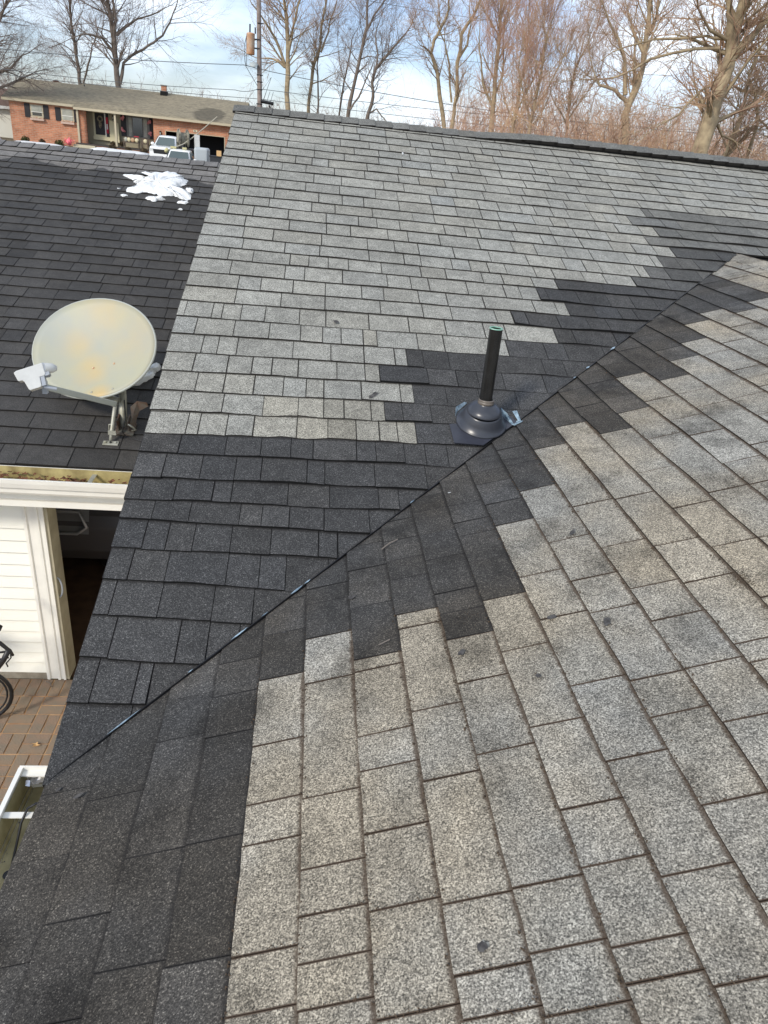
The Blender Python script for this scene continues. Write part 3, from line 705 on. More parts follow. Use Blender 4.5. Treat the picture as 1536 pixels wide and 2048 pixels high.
# dark interior
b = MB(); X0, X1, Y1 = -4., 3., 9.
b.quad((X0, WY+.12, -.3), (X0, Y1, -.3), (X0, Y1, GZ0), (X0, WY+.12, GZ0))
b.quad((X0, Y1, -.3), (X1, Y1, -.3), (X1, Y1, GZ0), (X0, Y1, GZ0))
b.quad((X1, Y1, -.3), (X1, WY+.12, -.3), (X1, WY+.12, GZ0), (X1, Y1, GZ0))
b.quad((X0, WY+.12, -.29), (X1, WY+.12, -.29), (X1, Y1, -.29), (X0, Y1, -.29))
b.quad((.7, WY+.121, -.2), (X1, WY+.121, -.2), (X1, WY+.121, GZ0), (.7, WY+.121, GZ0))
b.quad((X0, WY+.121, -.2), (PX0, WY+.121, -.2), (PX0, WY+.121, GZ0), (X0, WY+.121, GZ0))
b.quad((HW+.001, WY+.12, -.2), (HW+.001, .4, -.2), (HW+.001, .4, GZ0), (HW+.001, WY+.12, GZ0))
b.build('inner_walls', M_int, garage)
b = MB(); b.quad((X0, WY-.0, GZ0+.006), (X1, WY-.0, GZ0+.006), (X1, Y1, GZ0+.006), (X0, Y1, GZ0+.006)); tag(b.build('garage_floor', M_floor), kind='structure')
# hose ring on the post, porch lamp under the soffit
t = MB(); t.tube([(PX1+.012+.03*math.sin(a), WY-.0, -1.04+.075*math.cos(a)) for a in [R(i*10) for i in range(-2, 21)]], .0055, 7)
hk = t.build('handle', M_grey, None, True); tag(hk, 'pale curved pull handle on the edge of the doorway post', 'handle')
b = MB().lathe([(.0, -.06), (.05, -.055), (.075, -.03), (.08, 0), (.03, .012), (0, .012)], (-1.10, WY-.13, -.36), 20); lp = b.build('wall_lamp', M_lnb, None, True)
tag(lp, 'round white lamp under the garage eave above the siding', 'lamp')

# dark vehicle nosed up to the doorway
car = thing('parked_car', 'dark car standing inside the black garage doorway, only its front bumper catching light', 'car', (0, 0, 0))
b = MB()
cy = 3.35
def carsec(z, y): return z, y
prof = [(-1.45, .10), (-1.30, -.02), (-1.10, -.06), (-1.0, -.02), (-.93, .05), (-.85, .35), (-.80, 1.0), (-.55, 1.6), (-.35, 2.1), (-.33, 3.6), (-.8, 4.2), (-1.4, 4.25)]
pf = [(y+cy, z) for z, y in prof]
b.extr(pf, -2.35, -.38); body = b.build('body', M_car, car, False); bevel(body, .03, 3)
b = MB(); b.extr([(cy-.065, -1.12), (cy-.072, -1.13), (cy+.0, -.955), (cy-.0, -.94)], -1.9, -.90); 
gr = b.build('grille_frame', mat('dull chrome', (.25, .25, .25), .35, metal=.5), car)
b = MB(); b.tube([(-1.9, cy-.07, -1.125), (-.98, cy-.072, -1.125), (-.91, cy-.075, -1.07), (-.96, cy-.04, -.965), (-1.9, cy-.03, -.96)], .014, 8); b.build('trim', mat('dull trim', (.32, .32, .33), .35, metal=.3), car, True)
for x in (-2.1, -.85):
    MB().lathe([(.0, -.1), (.30, -.1), (.32, -.05), (.32, .05), (.30, .1), (0, .1)], (x, cy+.55, GZ0+.325), 20, Vector((1, 0, 0))).build('wheel', M_black, car)

# ------------------------------------------------------------------ patio and terrain
def terr(x, y):
    t = max(0, min(1, (y-52)/18.)); t = t*t*(3-2*t); 
    return -1.80 + 1.08*t + .05*noise.noise(Vector((x*.1, y*.1, 0))) * (1 if y > 12 or y < -12 else 0)
ys = [-400, -200, -100, -50, -30, -20, -15] + [i*2. for i in range(-6, 60)] + [130, 150, 180, 220, 280, 360, 480, 700, 1000, 1500]
xs = [-1500, -800, -400, -200, -120] + [i*4. for i in range(-22, 23)] + [120, 200, 400, 800, 1500]
b = MB()
for y in ys:
    for x in xs: b.v.append((x, y, terr(x, y)))
nx = len(xs)
for j in range(len(ys)-1):
    for i in range(nx-1): a = j*nx+i; b.f.append((a, a+1, a+nx+1, a+nx))
M_grass = mat('winter lawn', (.10, .085, .045), .95, col2=(.16, .125, .075), nscale=.6, bump=.3, bscale=8)
tag(b.build('ground', M_grass), kind='structure')
b = MB(); b.box(-2.42, .4, .68, WY-.018, GZ0-.10, GZ0-.0045); patio = b.build('patio', M_sand); patio['kind'] = 'structure'
random.seed(3)
pv_me = {}
def paver(x0, x1, y0, y1):
    j = .0048; w_, h_ = x1-x0-2*j, y1-y0-2*j; key = (round(w_, 3), round(h_, 3), random.randrange(2))
    if key not in pv_me:
        b = MB(); c = .004; b.box(-w_/2, w_/2, -h_/2, h_/2, -.03, .0)
        me = bpy.data.meshes.new('paver'); me.from_pydata(b.v, [], b.f); me.materials.append(M_paver if key[2] else M_paver2); pv_me[key] = me
    o = bpy.data.objects.new('paver', pv_me[key]); COL.objects.link(o); o.parent = patio
    o.location = ((x0+x1)/2+random.uniform(-.001, .001), (y0+y1)/2, GZ0+random.uniform(-.0025, .002)); o.rotation_euler = (random.uniform(-.008, .008), random.uniform(-.008, .008), random.uniform(-.006, .006))
pw, pl = .0725, .1635
yy = WY-.02; cnt = 0
x = -.87+.0725*1.0
xx = x
while xx > -2.4: paver(xx-pw, xx, yy-pl, yy); xx -= pw
row = 0; y1 = yy-pl
while y1 > .7:
    cx = x; c = 0
    while cx > -2.3:
        ln = pl*.92
        if (c+row) % 2 == 0:
            paver(cx-ln, cx, y1-pl/2, y1); paver(cx-ln, cx, y1-pl, y1-pl/2)
        else:
            paver(cx-ln/2, cx, y1-pl, y1); paver(cx-ln, cx-ln/2, y1-pl, y1)
        cx -= ln; c += 1
    cx = x
    for c in range(4):
        ln = pl*.92
        if (c+1+row) % 2 == 0: paver(cx, cx+ln, y1-pl/2, y1); paver(cx, cx+ln, y1-pl, y1-pl/2)
        else: paver(cx, cx+ln/2, y1-pl, y1); paver(cx+ln/2, cx+ln, y1-pl, y1)
        cx += ln
    y1 -= pl; row += 1
lf = leaf((-.862, 1.84, GZ0+.004), .026, None, '', '').build('dead_leaf', M_leaf2); tag(lf, 'single tan oak leaf lying on the brick patio', 'leaf')
tw = MB().tube([(-.985, 2.40, GZ0+.006), (-.955, 2.385, GZ0+.008), (-.935, 2.35, GZ0+.006)], .003, 6).build('twig', M_twig); tag(tw, 'short dark twig on the patio by the footing', 'twig')
# wrought iron chair-like bicycle at the frame's left edge
bike = thing('bicycle', 'black bicycle leaning by the cream siding, cut by the left edge of the photo', 'bicycle', (0, 0, 0))
def wheel(cx, cyy, cz, r, nm='wheel'):
    t = MB(); A_ = [R(i*12) for i in range(31)]
    t.tube([(cx+r*math.cos(a), cyy+.05*math.cos(a), cz+r*math.sin(a)) for a in A_], .012, 7, False); o = t.build(nm, M_black, bike, True)
    t = MB(); r2 = r-.026; t.tube([(cx+r2*math.cos(a), cyy+.05*math.cos(a), cz+r2*math.sin(a)) for a in A_], .006, 6, False)
    for i in range(14):
        a = 2*math.pi*i/14; t.tube([(cx, cyy, cz), (cx+r2*math.cos(a), cyy, cz+r2*math.sin(a))], .0012, 4, False)
    t.tube([(cx, cyy-.03, cz), (cx, cyy+.03, cz)], .015, 8); t.build('rim', M_blackm, o, True)
wr = .20
wheel(-1.255, 2.02, GZ0+wr+.012, wr); wheel(-1.86, 2.0, GZ0+wr+.012, wr)
t = MB(); F0 = Vector((-1.255, 2.02, GZ0+wr+.012)); HD = Vector((-1.20, 2.02, -1.06)); ST = Vector((-1.62, 2.0, -1.13)); BB = Vector((-1.56, 2.0, -1.50)); RW = Vector((-1.86, 2.0, GZ0+wr+.012))
for a, c in ((F0, HD), (HD-Vector((0, 0, .09)), BB), (HD-Vector((.01, 0, .02)), ST), (ST, BB), (BB, RW), (RW, ST)): t.tube([a, c], .014, 7)
t.build('frame', M_blackm, bike, True)
MB().ball(tuple(ST+Vector((0, 0, .07))), .06, 1, 0, (1.6, .8, .4)).build('saddle', M_black, bike, True)
t = MB(); t.tube([HD, HD+Vector((.02, 0, .10)), HD+Vector((.06, -.10, .12)), HD+Vector((.02, -.20, .15)), HD+Vector((-.03, -.24, .16))], .010, 8); t.tube([HD+Vector((.02, 0, .10)), HD+Vector((.06, .10, .12)), HD+Vector((.02, .18, .15))], .010, 8); hb_ = t.build('handlebar', M_blackm, bike, True)
# the visible loop: stem, lever and hooked cable
def bp_(x, z, y=1.9): return (x+.115, y, z-.05)
t = MB(); t.tube([bp_(-1.22, -.90), bp_(-1.10, -1.00), bp_(-1.055, -1.055), bp_(-1.043, -1.085)], [.010, .011, .010, .007], 8)
t.tube([bp_(-1.062, -1.045), bp_(-1.10, -1.12), bp_(-1.17, -1.22), bp_(-1.24, -1.30)], .015, 8); t.tube([bp_(-1.062, -1.055), bp_(-1.16, -1.075), bp_(-1.24, -1.085)], .006, 6)
t.tube([bp_(-1.07, -1.10), bp_(-1.16, -1.125), bp_(-1.24, -1.13)], .005, 6); t.tube([bp_(-1.055, -1.06), bp_(-1.057, -1.10), bp_(-1.075, -1.125), bp_(-1.088, -1.14), bp_(-1.083, -1.165)], .004, 6)
t.build('brake_lever', M_blackm, bike, True)
MB().tube([(-1.05, 1.88, -.90), (-.98, 1.88, -.925), (-.955, 1.88, -.935)], [.02, .022, .017], 10).build('grip', M_black, bike, True)

# ------------------------------------------------------------------ satellite dish
dish = thing('satellite_dish', 'pale round satellite dish with rust stains mounted on the dark garage roof', 'satellite dish', (-.40, 2.47, .03))
DP = Vector((-.5640, 2.6570, .4418)); Dn = Vector((-.2571, -.7065, .6594)).normalized(); Dh = Vector((.9397, -.3420, .0)); Dh = (Dh-Dn*Dh.dot(Dn)).normalized(); Dv = Dn.cross(Dh)
DR = 1.; RA_, RB_ = .371, .305
b = MB(); nr, na = 10, 56
for i in range(nr+1):
    r = DR*max(i, .3)/nr
    for j in range(na):
        a = 2*math.pi*j/na; d = .055*(1-(r/DR)**2); b.v.append(tuple(DP + Dh*RA_*r*math.cos(a) + Dv*RB_*r*math.sin(a) - Dn*d))
for i in range(nr):
    for j in range(na): a = i*na+j; c = i*na+(j+1) % na; b.f.append((a, a+na, c+na, c))
b.f.append(tuple(range(na))); ref = b.build('reflector', M_dishp, dish, True)
ref.modifiers.new('t', 'SOLIDIFY').thickness = -.003
nt = M_dishp.node_tree     # rust bloom round two bolts and the lower edge
bs = nt.nodes['Principled BSDF']; old = bs.inputs['Base Color'].links[0].from_socket
tcn = N(nt, 'ShaderNodeTexCoord'); acc = None
def dpt(px, py): return DP + Dh*px*RA_ + Dv*py*RB_
for (cx_, cy_, rr, am) in ((.04, -.34, .16, .8), (.35, -.18, .07, .45), (.36, -.88, .11, 1.), (-.34, .08, .17, .5), (-.05, .72, .24, .45), (.5, .35, .26, .35), (.0, -.5, .12, .7), (.04, -.36, .03, 1.2), (.35, -.2, .02, 1.)):
    P = dpt(cx_, cy_); ds = N(nt, 'ShaderNodeVectorMath', operation='DISTANCE'); L(nt, tcn.outputs['Object'], ds.inputs[0]); ds.inputs[1].default_value = P
    mr = N(nt, 'ShaderNodeMapRange'); mr.interpolation_type = 'SMOOTHSTEP'; mr.inputs[1].default_value = rr; mr.inputs[2].default_value = .0; mr.inputs[4].default_value = am; L(nt, ds.outputs['Value'], mr.inputs[0])
    if acc is None: acc = mr.outputs[0]
    else:
        q = N(nt, 'ShaderNodeMath', operation='MAXIMUM'); L(nt, acc, q.inputs[0]); L(nt, mr.outputs[0], q.inputs[1]); acc = q.outputs[0]
n2 = N(nt, 'ShaderNodeTexNoise'); n2.inputs['Scale'].default_value = 7; n2.inputs['Detail'].default_value = 5; L(nt, tcn.outputs['Object'], n2.inputs['Vector'])
q = N(nt, 'ShaderNodeMath', operation='MULTIPLY'); L(nt, acc, q.inputs[0]); L(nt, n2.outputs['Fac'], q.inputs[1])
q2 = N(nt, 'ShaderNodeMath', operation='MULTIPLY'); L(nt, q.outputs[0], q2.inputs[0]); q2.inputs[1].default_value = 1.55
mxr = N(nt, 'ShaderNodeMix', data_type='RGBA'); mxr.inputs[7].default_value = (.54, .38, .15, 1); L(nt, q2.outputs[0], mxr.inputs[0]); L(nt, old, mxr.inputs[6]); L(nt, mxr.outputs[2], bs.inputs['Base Color'])
t = MB(); t.tube([DP + Dh*RA_*math.cos(2*math.pi*i/56) + Dv*RB_*math.sin(2*math.pi*i/56) - Dn*.006 for i in range(57)], .008, 8, False); t.build('rim', M_dishr, dish, True)
M_rustbolt = mat('rusty bolt', (.45, .16, .06), .7, col2=(.6, .5, .35), nscale=90)
for px, py in ((.04, -.34), (.35, -.18), (.23, -.85), (.54, -.71)):
    P = dpt(px, py) - Dn*.055*(1-(px*px+py*py)); MB().ball(tuple(P+Dn*.002), .007, 1, 0, (1, 1, 1)).build('bolt', M_rustbolt if py > -.5 else M_steel, dish, True)
# back bracket, mast, strut, arm, feed
bot = DP - Dv*RB_
MB().tube([(-.385, 2.50, .03), (-.392, 2.51, .10), (-.40, 2.57, .20), (-.43, 2.66, .30)], .022, 14).build('mast', M_steel, dish, True)
t = MB(); t.box(-.06, .06, -.05, .05, 0, .02, Matrix.Translation(DP-Dn*.105) @ Dn.to_track_quat('Z', 'Y').to_matrix().to_4x4()); t.tube([DP-Dn*.09, DP-Dn*.14-Dv*.06, Vector((-.43, 2.66, .30))], .02, 8); t.tube([DP-Dn*.06-Dv*.24+Dh*.05, Vector((-.41, 2.52, .19))], .016, 6); t.build('back_bracket', M_steel, dish)
st = MB().tube([(-.4275, 2.352, .012), (-.424, 2.375, .05), (-.418, 2.43, .14), (-.412, 2.47, .205)], [.007, .011, .011, .011], 10).build('strut', M_steel, dish, True)
MB().box(-.012, .03, -.004, .002, -.012, .012, Matrix.Translation((-.426, 2.36, .055))).build('clamp', M_steel, st)
fz = GZ+(2.345-GY)*math.tan(TG)
Mf = Matrix.Translation((-.425, 2.345, fz+.012)) @ Matrix.Rotation(TG, 4, 'X')
ft = MB().box(-.042, .042, -.018, .018, -.004, .003, Mf).build('strut_foot', M_steel, dish); bevel(ft, .008, 2)
for x_ in (-.027, .0, .027): MB().ball(tuple(Mf @ Vector((x_, 0, .006))), .007, 1).build('bolt', M_steel if x_ else M_blackm, ft, True)
# mast plate and rusted side bracket
Mm = Matrix.Translation((-.375, 2.475, GZ+(2.475-GY)*math.tan(TG)+.012)) @ Matrix.Rotation(TG, 4, 'X')
mb_ = MB().box(-.05, .055, -.06, .05, -.004, .004, Mm); mb_.box(-.034, -.028, -.03, .04, 0, .07, Mm); mb_.box(.024, .03, -.03, .04, 0, .07, Mm); mb_.build('mast_plate', M_rust, dish)
b = MB(); b.poly([tuple(Mm @ Vector(p)) for p in ((.03, -.02, .03), (.05, -.02, .09), (.042, .02, .14), (.075, .05, .16), (.125, .05, .155), (.13, .05, .13), (.085, .03, .11), (.07, .0, .075), (.06, -.02, .03))])
ob = b.build('side_bracket', M_rust, dish); ob.modifiers.new('t', 'SOLIDIFY').thickness = .008
t = MB(); t.tube([Mm @ Vector(p) for p in ((.045, -.03, .01), (.07, -.045, .03), (.06, -.06, .06), (.035, -.05, .07))], .005, 6); t.tube([Mm @ Vector(p) for p in ((-.05, -.03, .05), (-.075, -.03, .045), (-.078, -.04, .015), (-.06, -.045, .005))], .004, 6); t.build('wire_loop', M_steel, dish, True)
wr_ = MB().tube([(-.375, 2.50, .20), (-.36, 2.44, .12), (-.372, 2.40, .05), (-.366, 2.42, .02), (-.33, 2.40, .012), (-.24, 2.37, .006), (-.12, 2.33, -.004), (.0, 2.30, -.012)], .0035, 6).build('cable', M_black, dish, True)
AT = Vector((-.640, 2.06, .398)); AB = Vector((-.417, 2.40, .212))
d_ = (AT-AB); Ma = Matrix.Translation(AB) @ d_.to_track_quat('Z', 'Y').to_matrix().to_4x4()
arm = MB().box(-.018, .018, -.015, .015, -.02, d_.length, Ma).build('arm', mat('arm grey', (.40, .42, .38), .45, metal=.2), dish); bevel(arm, .004, 2)
# feed: L shaped white housing seen flat on, grey side, round horn
FX = Vector((.97, .0, .22)).normalized(); FN = Vector((.14, -.86, .48)).normalized(); FX = (FX-FN*FX.dot(FN)).normalized(); FZ = FN.cross(FX)
FC = Vector((-.665, 1.99, .462))
sh = [(p*.96, q*1.06) for p, q in [(-.075, .028), (-.062, .036), (.058, .062), (.062, .058), (.068, .010), (.060, .003), (.040, .0), (.042, -.040), (.036, -.046), (-.012, -.056), (-.018, -.052), (-.032, -.018), (-.040, -.010), (-.056, -.012), (-.062, -.008)]]
b = MB(); n = len(sh); i0 = 0
for dd in (.0, -.040):
    for p, q in sh: b.v.append(tuple(FC + FX*p + FZ*q + FN*dd))
b.f.append(tuple(range(n))[::-1]); b.f.append(tuple(range(n, 2*n)))
for k in range(n): b.f.append((k, (k+1) % n, n+(k+1) % n, n+k))
fd = b.build('feed_housing', M_lnb, dish); bevel(fd, .004, 2)
b = MB()
sh2 = [(p*.96, q*1.06) for p, q in [(.058, .063), (.076, .060), (.086, .010), (.078, .004), (.060, .003), (.062, -.038), (.044, -.042), (.042, .0), (.064, .006)]]
for dd in (-.003, -.050):
    for p, q in sh2: b.v.append(tuple(FC + FX*p + FZ*q + FN*dd))
n = len(sh2); b.f.append(tuple(range(n))[::-1]); b.f.append(tuple(range(n, 2*n)))
for k in range(n): b.f.append((k, (k+1) % n, n+(k+1) % n, n+k))
b.build('feed_side', M_grey, dish)
MB().lathe([(.0, .04), (.012, .038), (.022, .02), (.024, 0), (.024, -.02)], tuple(FC+FX*.078+FZ*.042-FN*.02), 16, (FX*.8-FN*.4).normalized()).build('feed_horn', M_lnb, dish, True)
t = MB(); t.box(-.01, .012, -.012, .012, -.03, .03, Matrix.Translation(AT+Vector((.01, -.01, .0)))); t.tube([FC+FX*.045-FZ*.045-FN*.02, FC+FX*.10-FZ*.06-FN*.03], .008, 6); t.build('feed_clamp', M_grey, dish)

# ------------------------------------------------------------------ vent pipe
PB = Vector(FA(1.405, 1.595, 0)); 
vent = thing('vent_pipe', 'black vent pipe standing in a grey rubber boot beside the valley', 'vent pipe', tuple(PB))
SA = Vector((0, -math.sin(TA), math.cos(TA)))
b = MB(); fl = [(1.262, 1.588), (1.268, 1.462), (1.395, 1.458), (1.575, 1.63), (1.56, 1.665), (1.50, 1.705), (1.33, 1.60)]
b.poly([FA(u, s, .0165+(.002 if s < 1.5 else 0)) for u, s in fl]); o = b.build('flange', M_flange, vent); solidify(o, .003)
Q = SA.to_track_quat('Z', 'Y')
c0 = Vector(FA(1.407, 1.612, .015))
prof = [(.110, 0), (.114, .004), (.110, .009), (.104, .012), (.092, .038), (.0815, .061), (.078, .066), (.076, .067)]
MB().lathe(prof, c0, 40, SA).build('boot_base', M_boot, vent, True)
ax = Vector((0, 0, 1)); ax2 = (SA*.6+ax*.4).normalized()
MB().lathe([(.0785, 0), (.0775, .006), (.068, .018), (.052, .030), (.040, .036), (.034, .040), (.032, .046)], c0+SA*.066, 36, ax2).build('boot_cone', M_boot, vent, True)
pc = c0+SA*.066+ax2*.040
cl_ = MB().lathe([(.033, -.004), (.036, 0), (.036, .006), (.033, .009), (.034, .012), (.034, .016), (.029, .018)], pc, 28, ax); cl_.build('collar', mat('bronze grey collar', (.13, .11, .09), .4, spec=.6), vent, True)
top = Vector((1.397, pc.y, .972)); bt = Vector((1.404, pc.y, pc.z-.01))
t = MB(); t.tube([bt, bt.lerp(top, .5), top], .0275, 28, False); t.tube([top, bt.lerp(top, .8)], .0235, 28, False)
for j in range(28):
    pass
pipe = t.build('pipe', M_abs, vent, True)
MB().lathe([(.0232, -.002), (.0236, .0012), (.0278, .0012), (.0280, -.003)], top, 28).build('pipe_rim', M_green, vent, True)
MB().lathe([(.0, -.03), (.0235, -.03)], top, 20).build('pipe_bore', M_black, vent)
def scrap(pts, name='film_scrap'):
    b = MB(); b.poly(pts); o = b.build(name, M_film, vent); o.modifiers.new('t', 'SOLIDIFY').thickness = .0008
scrap([FA(1.50, 1.69, .02), FA(1.505, 1.692, .045), FA(1.53, 1.66, .04), FA(1.555, 1.62, .02), FA(1.565, 1.605, .018), FA(1.55, 1.61, .016)])
scrap([FA(1.565, 1.70, .022), FA(1.585, 1.70, .028), FA(1.595, 1.635, .020), FA(1.585, 1.628, .018)])
scrap([FA(1.555, 1.600, .020), FA(1.60, 1.632, .021), FA(1.603, 1.640, .022), FA(1.56, 1.612, .026)])
scrap([FA(1.293, 1.64, .02), FA(1.30, 1.69, .035), FA(1.345, 1.735, .03), FA(1.36, 1.74, .022), FA(1.31, 1.68, .018)])
# debris on the near roof
def FBp(u, s, h=.014): return FB(u, s, h)
o = MB().tube([FBp(.741, .978), FBp(.762, 1.01, .018), FBp(.781, 1.04)], .0026, 6).build('twig', M_twig); tag(o, 'pale broken stick on the dark shingles below the valley', 'twig')
o = MB().tube([FBp(.224, .926), FBp(.236, .960)], .002, 6).build('twig', M_twig); tag(o, 'short stick at the end of the dark shingles by the light ones', 'twig')
o = leaf(FBp(1.031, 1.273), .008, None, '', '').build('dead_leaf', M_lnb); tag(o, 'tiny pale leaf scrap on the dark shingles right of the valley', 'leaf')
o = leaf(FA(2.69, 4.916, .014), .02, None, '', '').build('paper_scrap', M_snow); tag(o, 'tiny white scrap high on the long grey roof', 'paper scrap')
o = MB().tube([FA(1.262, 4.70, .014), FA(1.262, 4.72, .014)], .006, 6).build('paper_scrap', M_snow); tag(o, 'small white fleck on the long grey roof above the pipe', 'paper scrap')

# ------------------------------------------------------------------ snow on the garage roof
def snow(pts, hgt, lab, name='snow_patch'):
    """irregular melted patch: outline in (u,s) on the garage roof, rounded top"""
    cu = sum(p[0] for p in pts)/len(pts); cs = sum(p[1] for p in pts)/len(pts)
    ring = []; n = len(pts)
    for i in range(n):
        p0, p1 = pts[i], pts[(i+1) % n]
        for t_ in (0, .25, .5, .75): ring.append((p0[0]+(p1[0]-p0[0])*t_+random.uniform(-.009, .009), p0[1]+(p1[1]-p0[1])*t_+random.uniform(-.009, .009)))
    b = MB(); m_ = len(ring); lv_ = [(1, .001), (.95, hgt*.35), (.87, hgt*.7), (.72, hgt), (.5, hgt*1.1), (.25, hgt*1.05)]
    for sc_, h in lv_:
        for u, s in ring: b.v.append(FG(cu+(u-cu)*sc_, cs+(s-cs)*sc_, h+.008+ (0 if sc_ == 1 else hgt*.9*noise.noise(Vector((u*13, s*13, sc_*3))))))
    for k in range(len(lv_)-1):
        for i in range(m_): a = k*m_+i; c = k*m_+(i+1) % m_; b.f.append((a, c, c+m_, a+m_))
    b.v.append(FG(cu, cs, hgt+.01)); 
    for i in range(m_): b.f.append(((len(lv_)-1)*m_+i, (len(lv_)-1)*m_+(i+1) % m_, len(b.v)-1))
    o = b.build(name, M_snow, None, True); tag(o, lab, 'snow'); return o

# crumbs of moss and grit lodged against the butts of the near slope
random.seed(77)
b = MB()
def crumb(u, s, r, h):
    c = Vector(FB(u, s, h)); i = len(b.v)
    for q in ((1, 0, -.4), (-.5, .9, -.4), (-.5, -.9, -.4), (0, 0, .8)): b.v.append(tuple(c + Vector([q_*r*random.uniform(.6, 1.3) for q_ in q])))
    b.f += [(i, i+1, i+3), (i+1, i+2, i+3), (i+2, i, i+3)]
for k in range(4, 25):
    s0 = B_S[k]*E_; dkk = [j for j, t in JB.get(k, []) if t == 2]; dk_ = dkk[0] if dkk else 2.9
    y = -1.1
    while y < min(dk_+.15, 3.0):
        dens = max(0, .25+1.7*noise.noise(Vector((y*2.7, k*3.1, 0)))+.35)
        y += random.expovariate(1)*.0050/max(.12, dens)
        crumb(y, s0-random.gauss(.002, .0050), random.choice([random.uniform(.0010, .0024), random.uniform(.0018, .0040)]), random.uniform(.004, .0085))
    for j, t in JB.get(k, []):
        if t == 1 and j < dk_:
            for i in range(26): crumb(j+random.gauss(0, .0028), s0+random.uniform(0, .135), random.uniform(.0009, .0026), random.uniform(.007, .011))
for cu, cs, n_, sp_ in ((.56, 1.62, 60, .02), (.66, 1.9, 40, .02), (.17, 1.42, 50, .014), (.09, 1.55, 50, .014), (.72, 1.35, 70, .02), (.25, 1.2, 50, .02), (-.04, 1.32, 30, .01), (.95, 2.05, 50, .02), (.13, 1.94, 220, .014), (.16, 1.93, 160, .016), (.40, 1.70, 70, .03), (.30, 1.85, 60, .03), (-.2, 1.5, 30, .02)):
    for i in range(n_): crumb(random.gauss(cu, sp_*1.4), random.gauss(cs, sp_), random.uniform(.0008, .002), random.uniform(.009, .0115))
b.build('moss', M_moss, slopeB, kind='stuff')

random.seed(21)
snow([(-1.155,4.109),(-1.092,4.079),(-1.031,4.056),(-.981,4.05),(-.927,4.065),(-.938,4.163),(-1.023,4.2),(-.96,4.206),(-.883,4.262),(-.797,4.266),(-.734,4.284),(-.679,4.258),(-.604,4.197),(-.62,4.152),(-.565,4.127),(-.572,4.026),(-.621,3.973),(-.632,3.854),(-.634,3.778),(-.594,3.789),(-.527,3.807),(-.484,3.799),(-.482,3.707),(-.52,3.661),(-.579,3.689),(-.628,3.743),(-.694,3.725),(-.741,3.70),(-.805,3.733),(-.877,3.751),(-.952,3.713),(-1.051,3.734),(-1.06,3.777),(-.985,3.816),(-1.00,3.86),(-.96,3.899),(-.927,3.947),(-1.008,3.936),(-1.033,3.976),(-.978,3.999),(-1.068,4.026)], .035, 'largest white snow patch melting near the garage roof ridge')
snow([(-.866,3.615),(-.832,3.652),(-.751,3.655),(-.683,3.637),(-.755,3.6),(-.788,3.556)], .018, 'flat snow tongue just below the largest snow patch')
snow([(-.555,3.906),(-.526,3.952),(-.485,3.913),(-.482,3.838),(-.531,3.836)], .02, 'small round snow lump right of the largest snow patch')
snow([(-1.09,3.647),(-1.063,3.658),(-1.016,3.641),(-1.052,3.606)], .008, 'small snow scrap below the left end of the largest patch')
snow([(-.591,3.588),(-.557,3.633),(-.491,3.632),(-.507,3.574)], .012, 'thin snow scrap below the right end of the largest patch')
snow([(-.554,3.456),(-.532,3.469),(-.513,3.449),(-.529,3.428)], .008, 'tiny snow scrap lowest under the largest patch')
snow([(-1.137,3.786),(-1.114,3.789),(-1.119,3.768)], .005, 'tiny snow fleck left of the largest snow patch')
snow([(-.40,.80),(-.381,.869),(-.363,.954),(-.341,.978),(-.308,1.007),(-.285,.985),(-.289,.942),(-.31,.912),(-.317,.863),(-.358,.80),(-.46,.72),(-.5,.78)], .03, 'snow lump lying on the dark roof behind the satellite dish')

# ------------------------------------------------------------------ the neighbour's brick house, about 72 m off
K = 1.75
def NX(x): return CAMP.x+K*(x-CAMP.x)
def NZ(z): return CAMP.z+K*(z-CAMP.z)
def NY(d): return 71.05+d
def bricks(name, c1, c2, c3):
    m = bpy.data.materials.new(name); m.use_nodes = True; nt = m.node_tree; b = nt.nodes['Principled BSDF']; b.inputs['Roughness'].default_value = .9
    tcn = N(nt, 'ShaderNodeTexCoord'); mpn = N(nt, 'ShaderNodeMapping'); mpn.inputs['Rotation'].default_value = (R(90), 0, 0)
    br = N(nt, 'ShaderNodeTexBrick'); br.inputs['Scale'].default_value = 1.; br.inputs['Brick Width'].default_value = .42; br.inputs['Row Height'].default_value = .14; br.inputs['Mortar Size'].default_value = .018
    br.inputs['Color1'].default_value = (*c1, 1); br.inputs['Color2'].default_value = (*c2, 1); br.inputs['Mortar'].default_value = (*c3, 1)
    L(nt, tcn.outputs['Object'], mpn.inputs[0]); L(nt, mpn.outputs[0], br.inputs['Vector']); 
    n = N(nt, 'ShaderNodeTexNoise'); n.inputs['Scale'].default_value = 1.6; n.inputs['Detail'].default_value = 7; n.inputs['Roughness'].default_value = .7; L(nt, tcn.outputs['Object'], n.inputs['Vector'])
    mr = N(nt, 'ShaderNodeMapRange'); mr.inputs[1].default_value = .3; mr.inputs[2].default_value = .7; mr.inputs[3].default_value = .75; mr.inputs[4].default_value = 1.3; L(nt, n.outputs['Fac'], mr.inputs[0])
    x = N(nt, 'ShaderNodeVectorMath', operation='SCALE'); L(nt, br.outputs['Color'], x.inputs[0]); L(nt, mr.outputs[0], x.inputs['Scale']); L(nt, x.outputs[0], b.inputs['Base Color']); return m
M_brick = bricks('orange red brick', (.54, .23, .125), (.44, .17, .09), (.44, .30, .21))
M_nroof = bpy.data.materials.new('tan shingles'); M_nroof.use_nodes = True; nt = M_nroof.node_tree; bs = nt.nodes['Principled BSDF']; bs.inputs['Roughness'].default_value = .95
tcn = N(nt, 'ShaderNodeTexCoord'); mpn = N(nt, 'ShaderNodeMapping'); mpn.inputs['Scale'].default_value = (1, 2.2, 2.2)
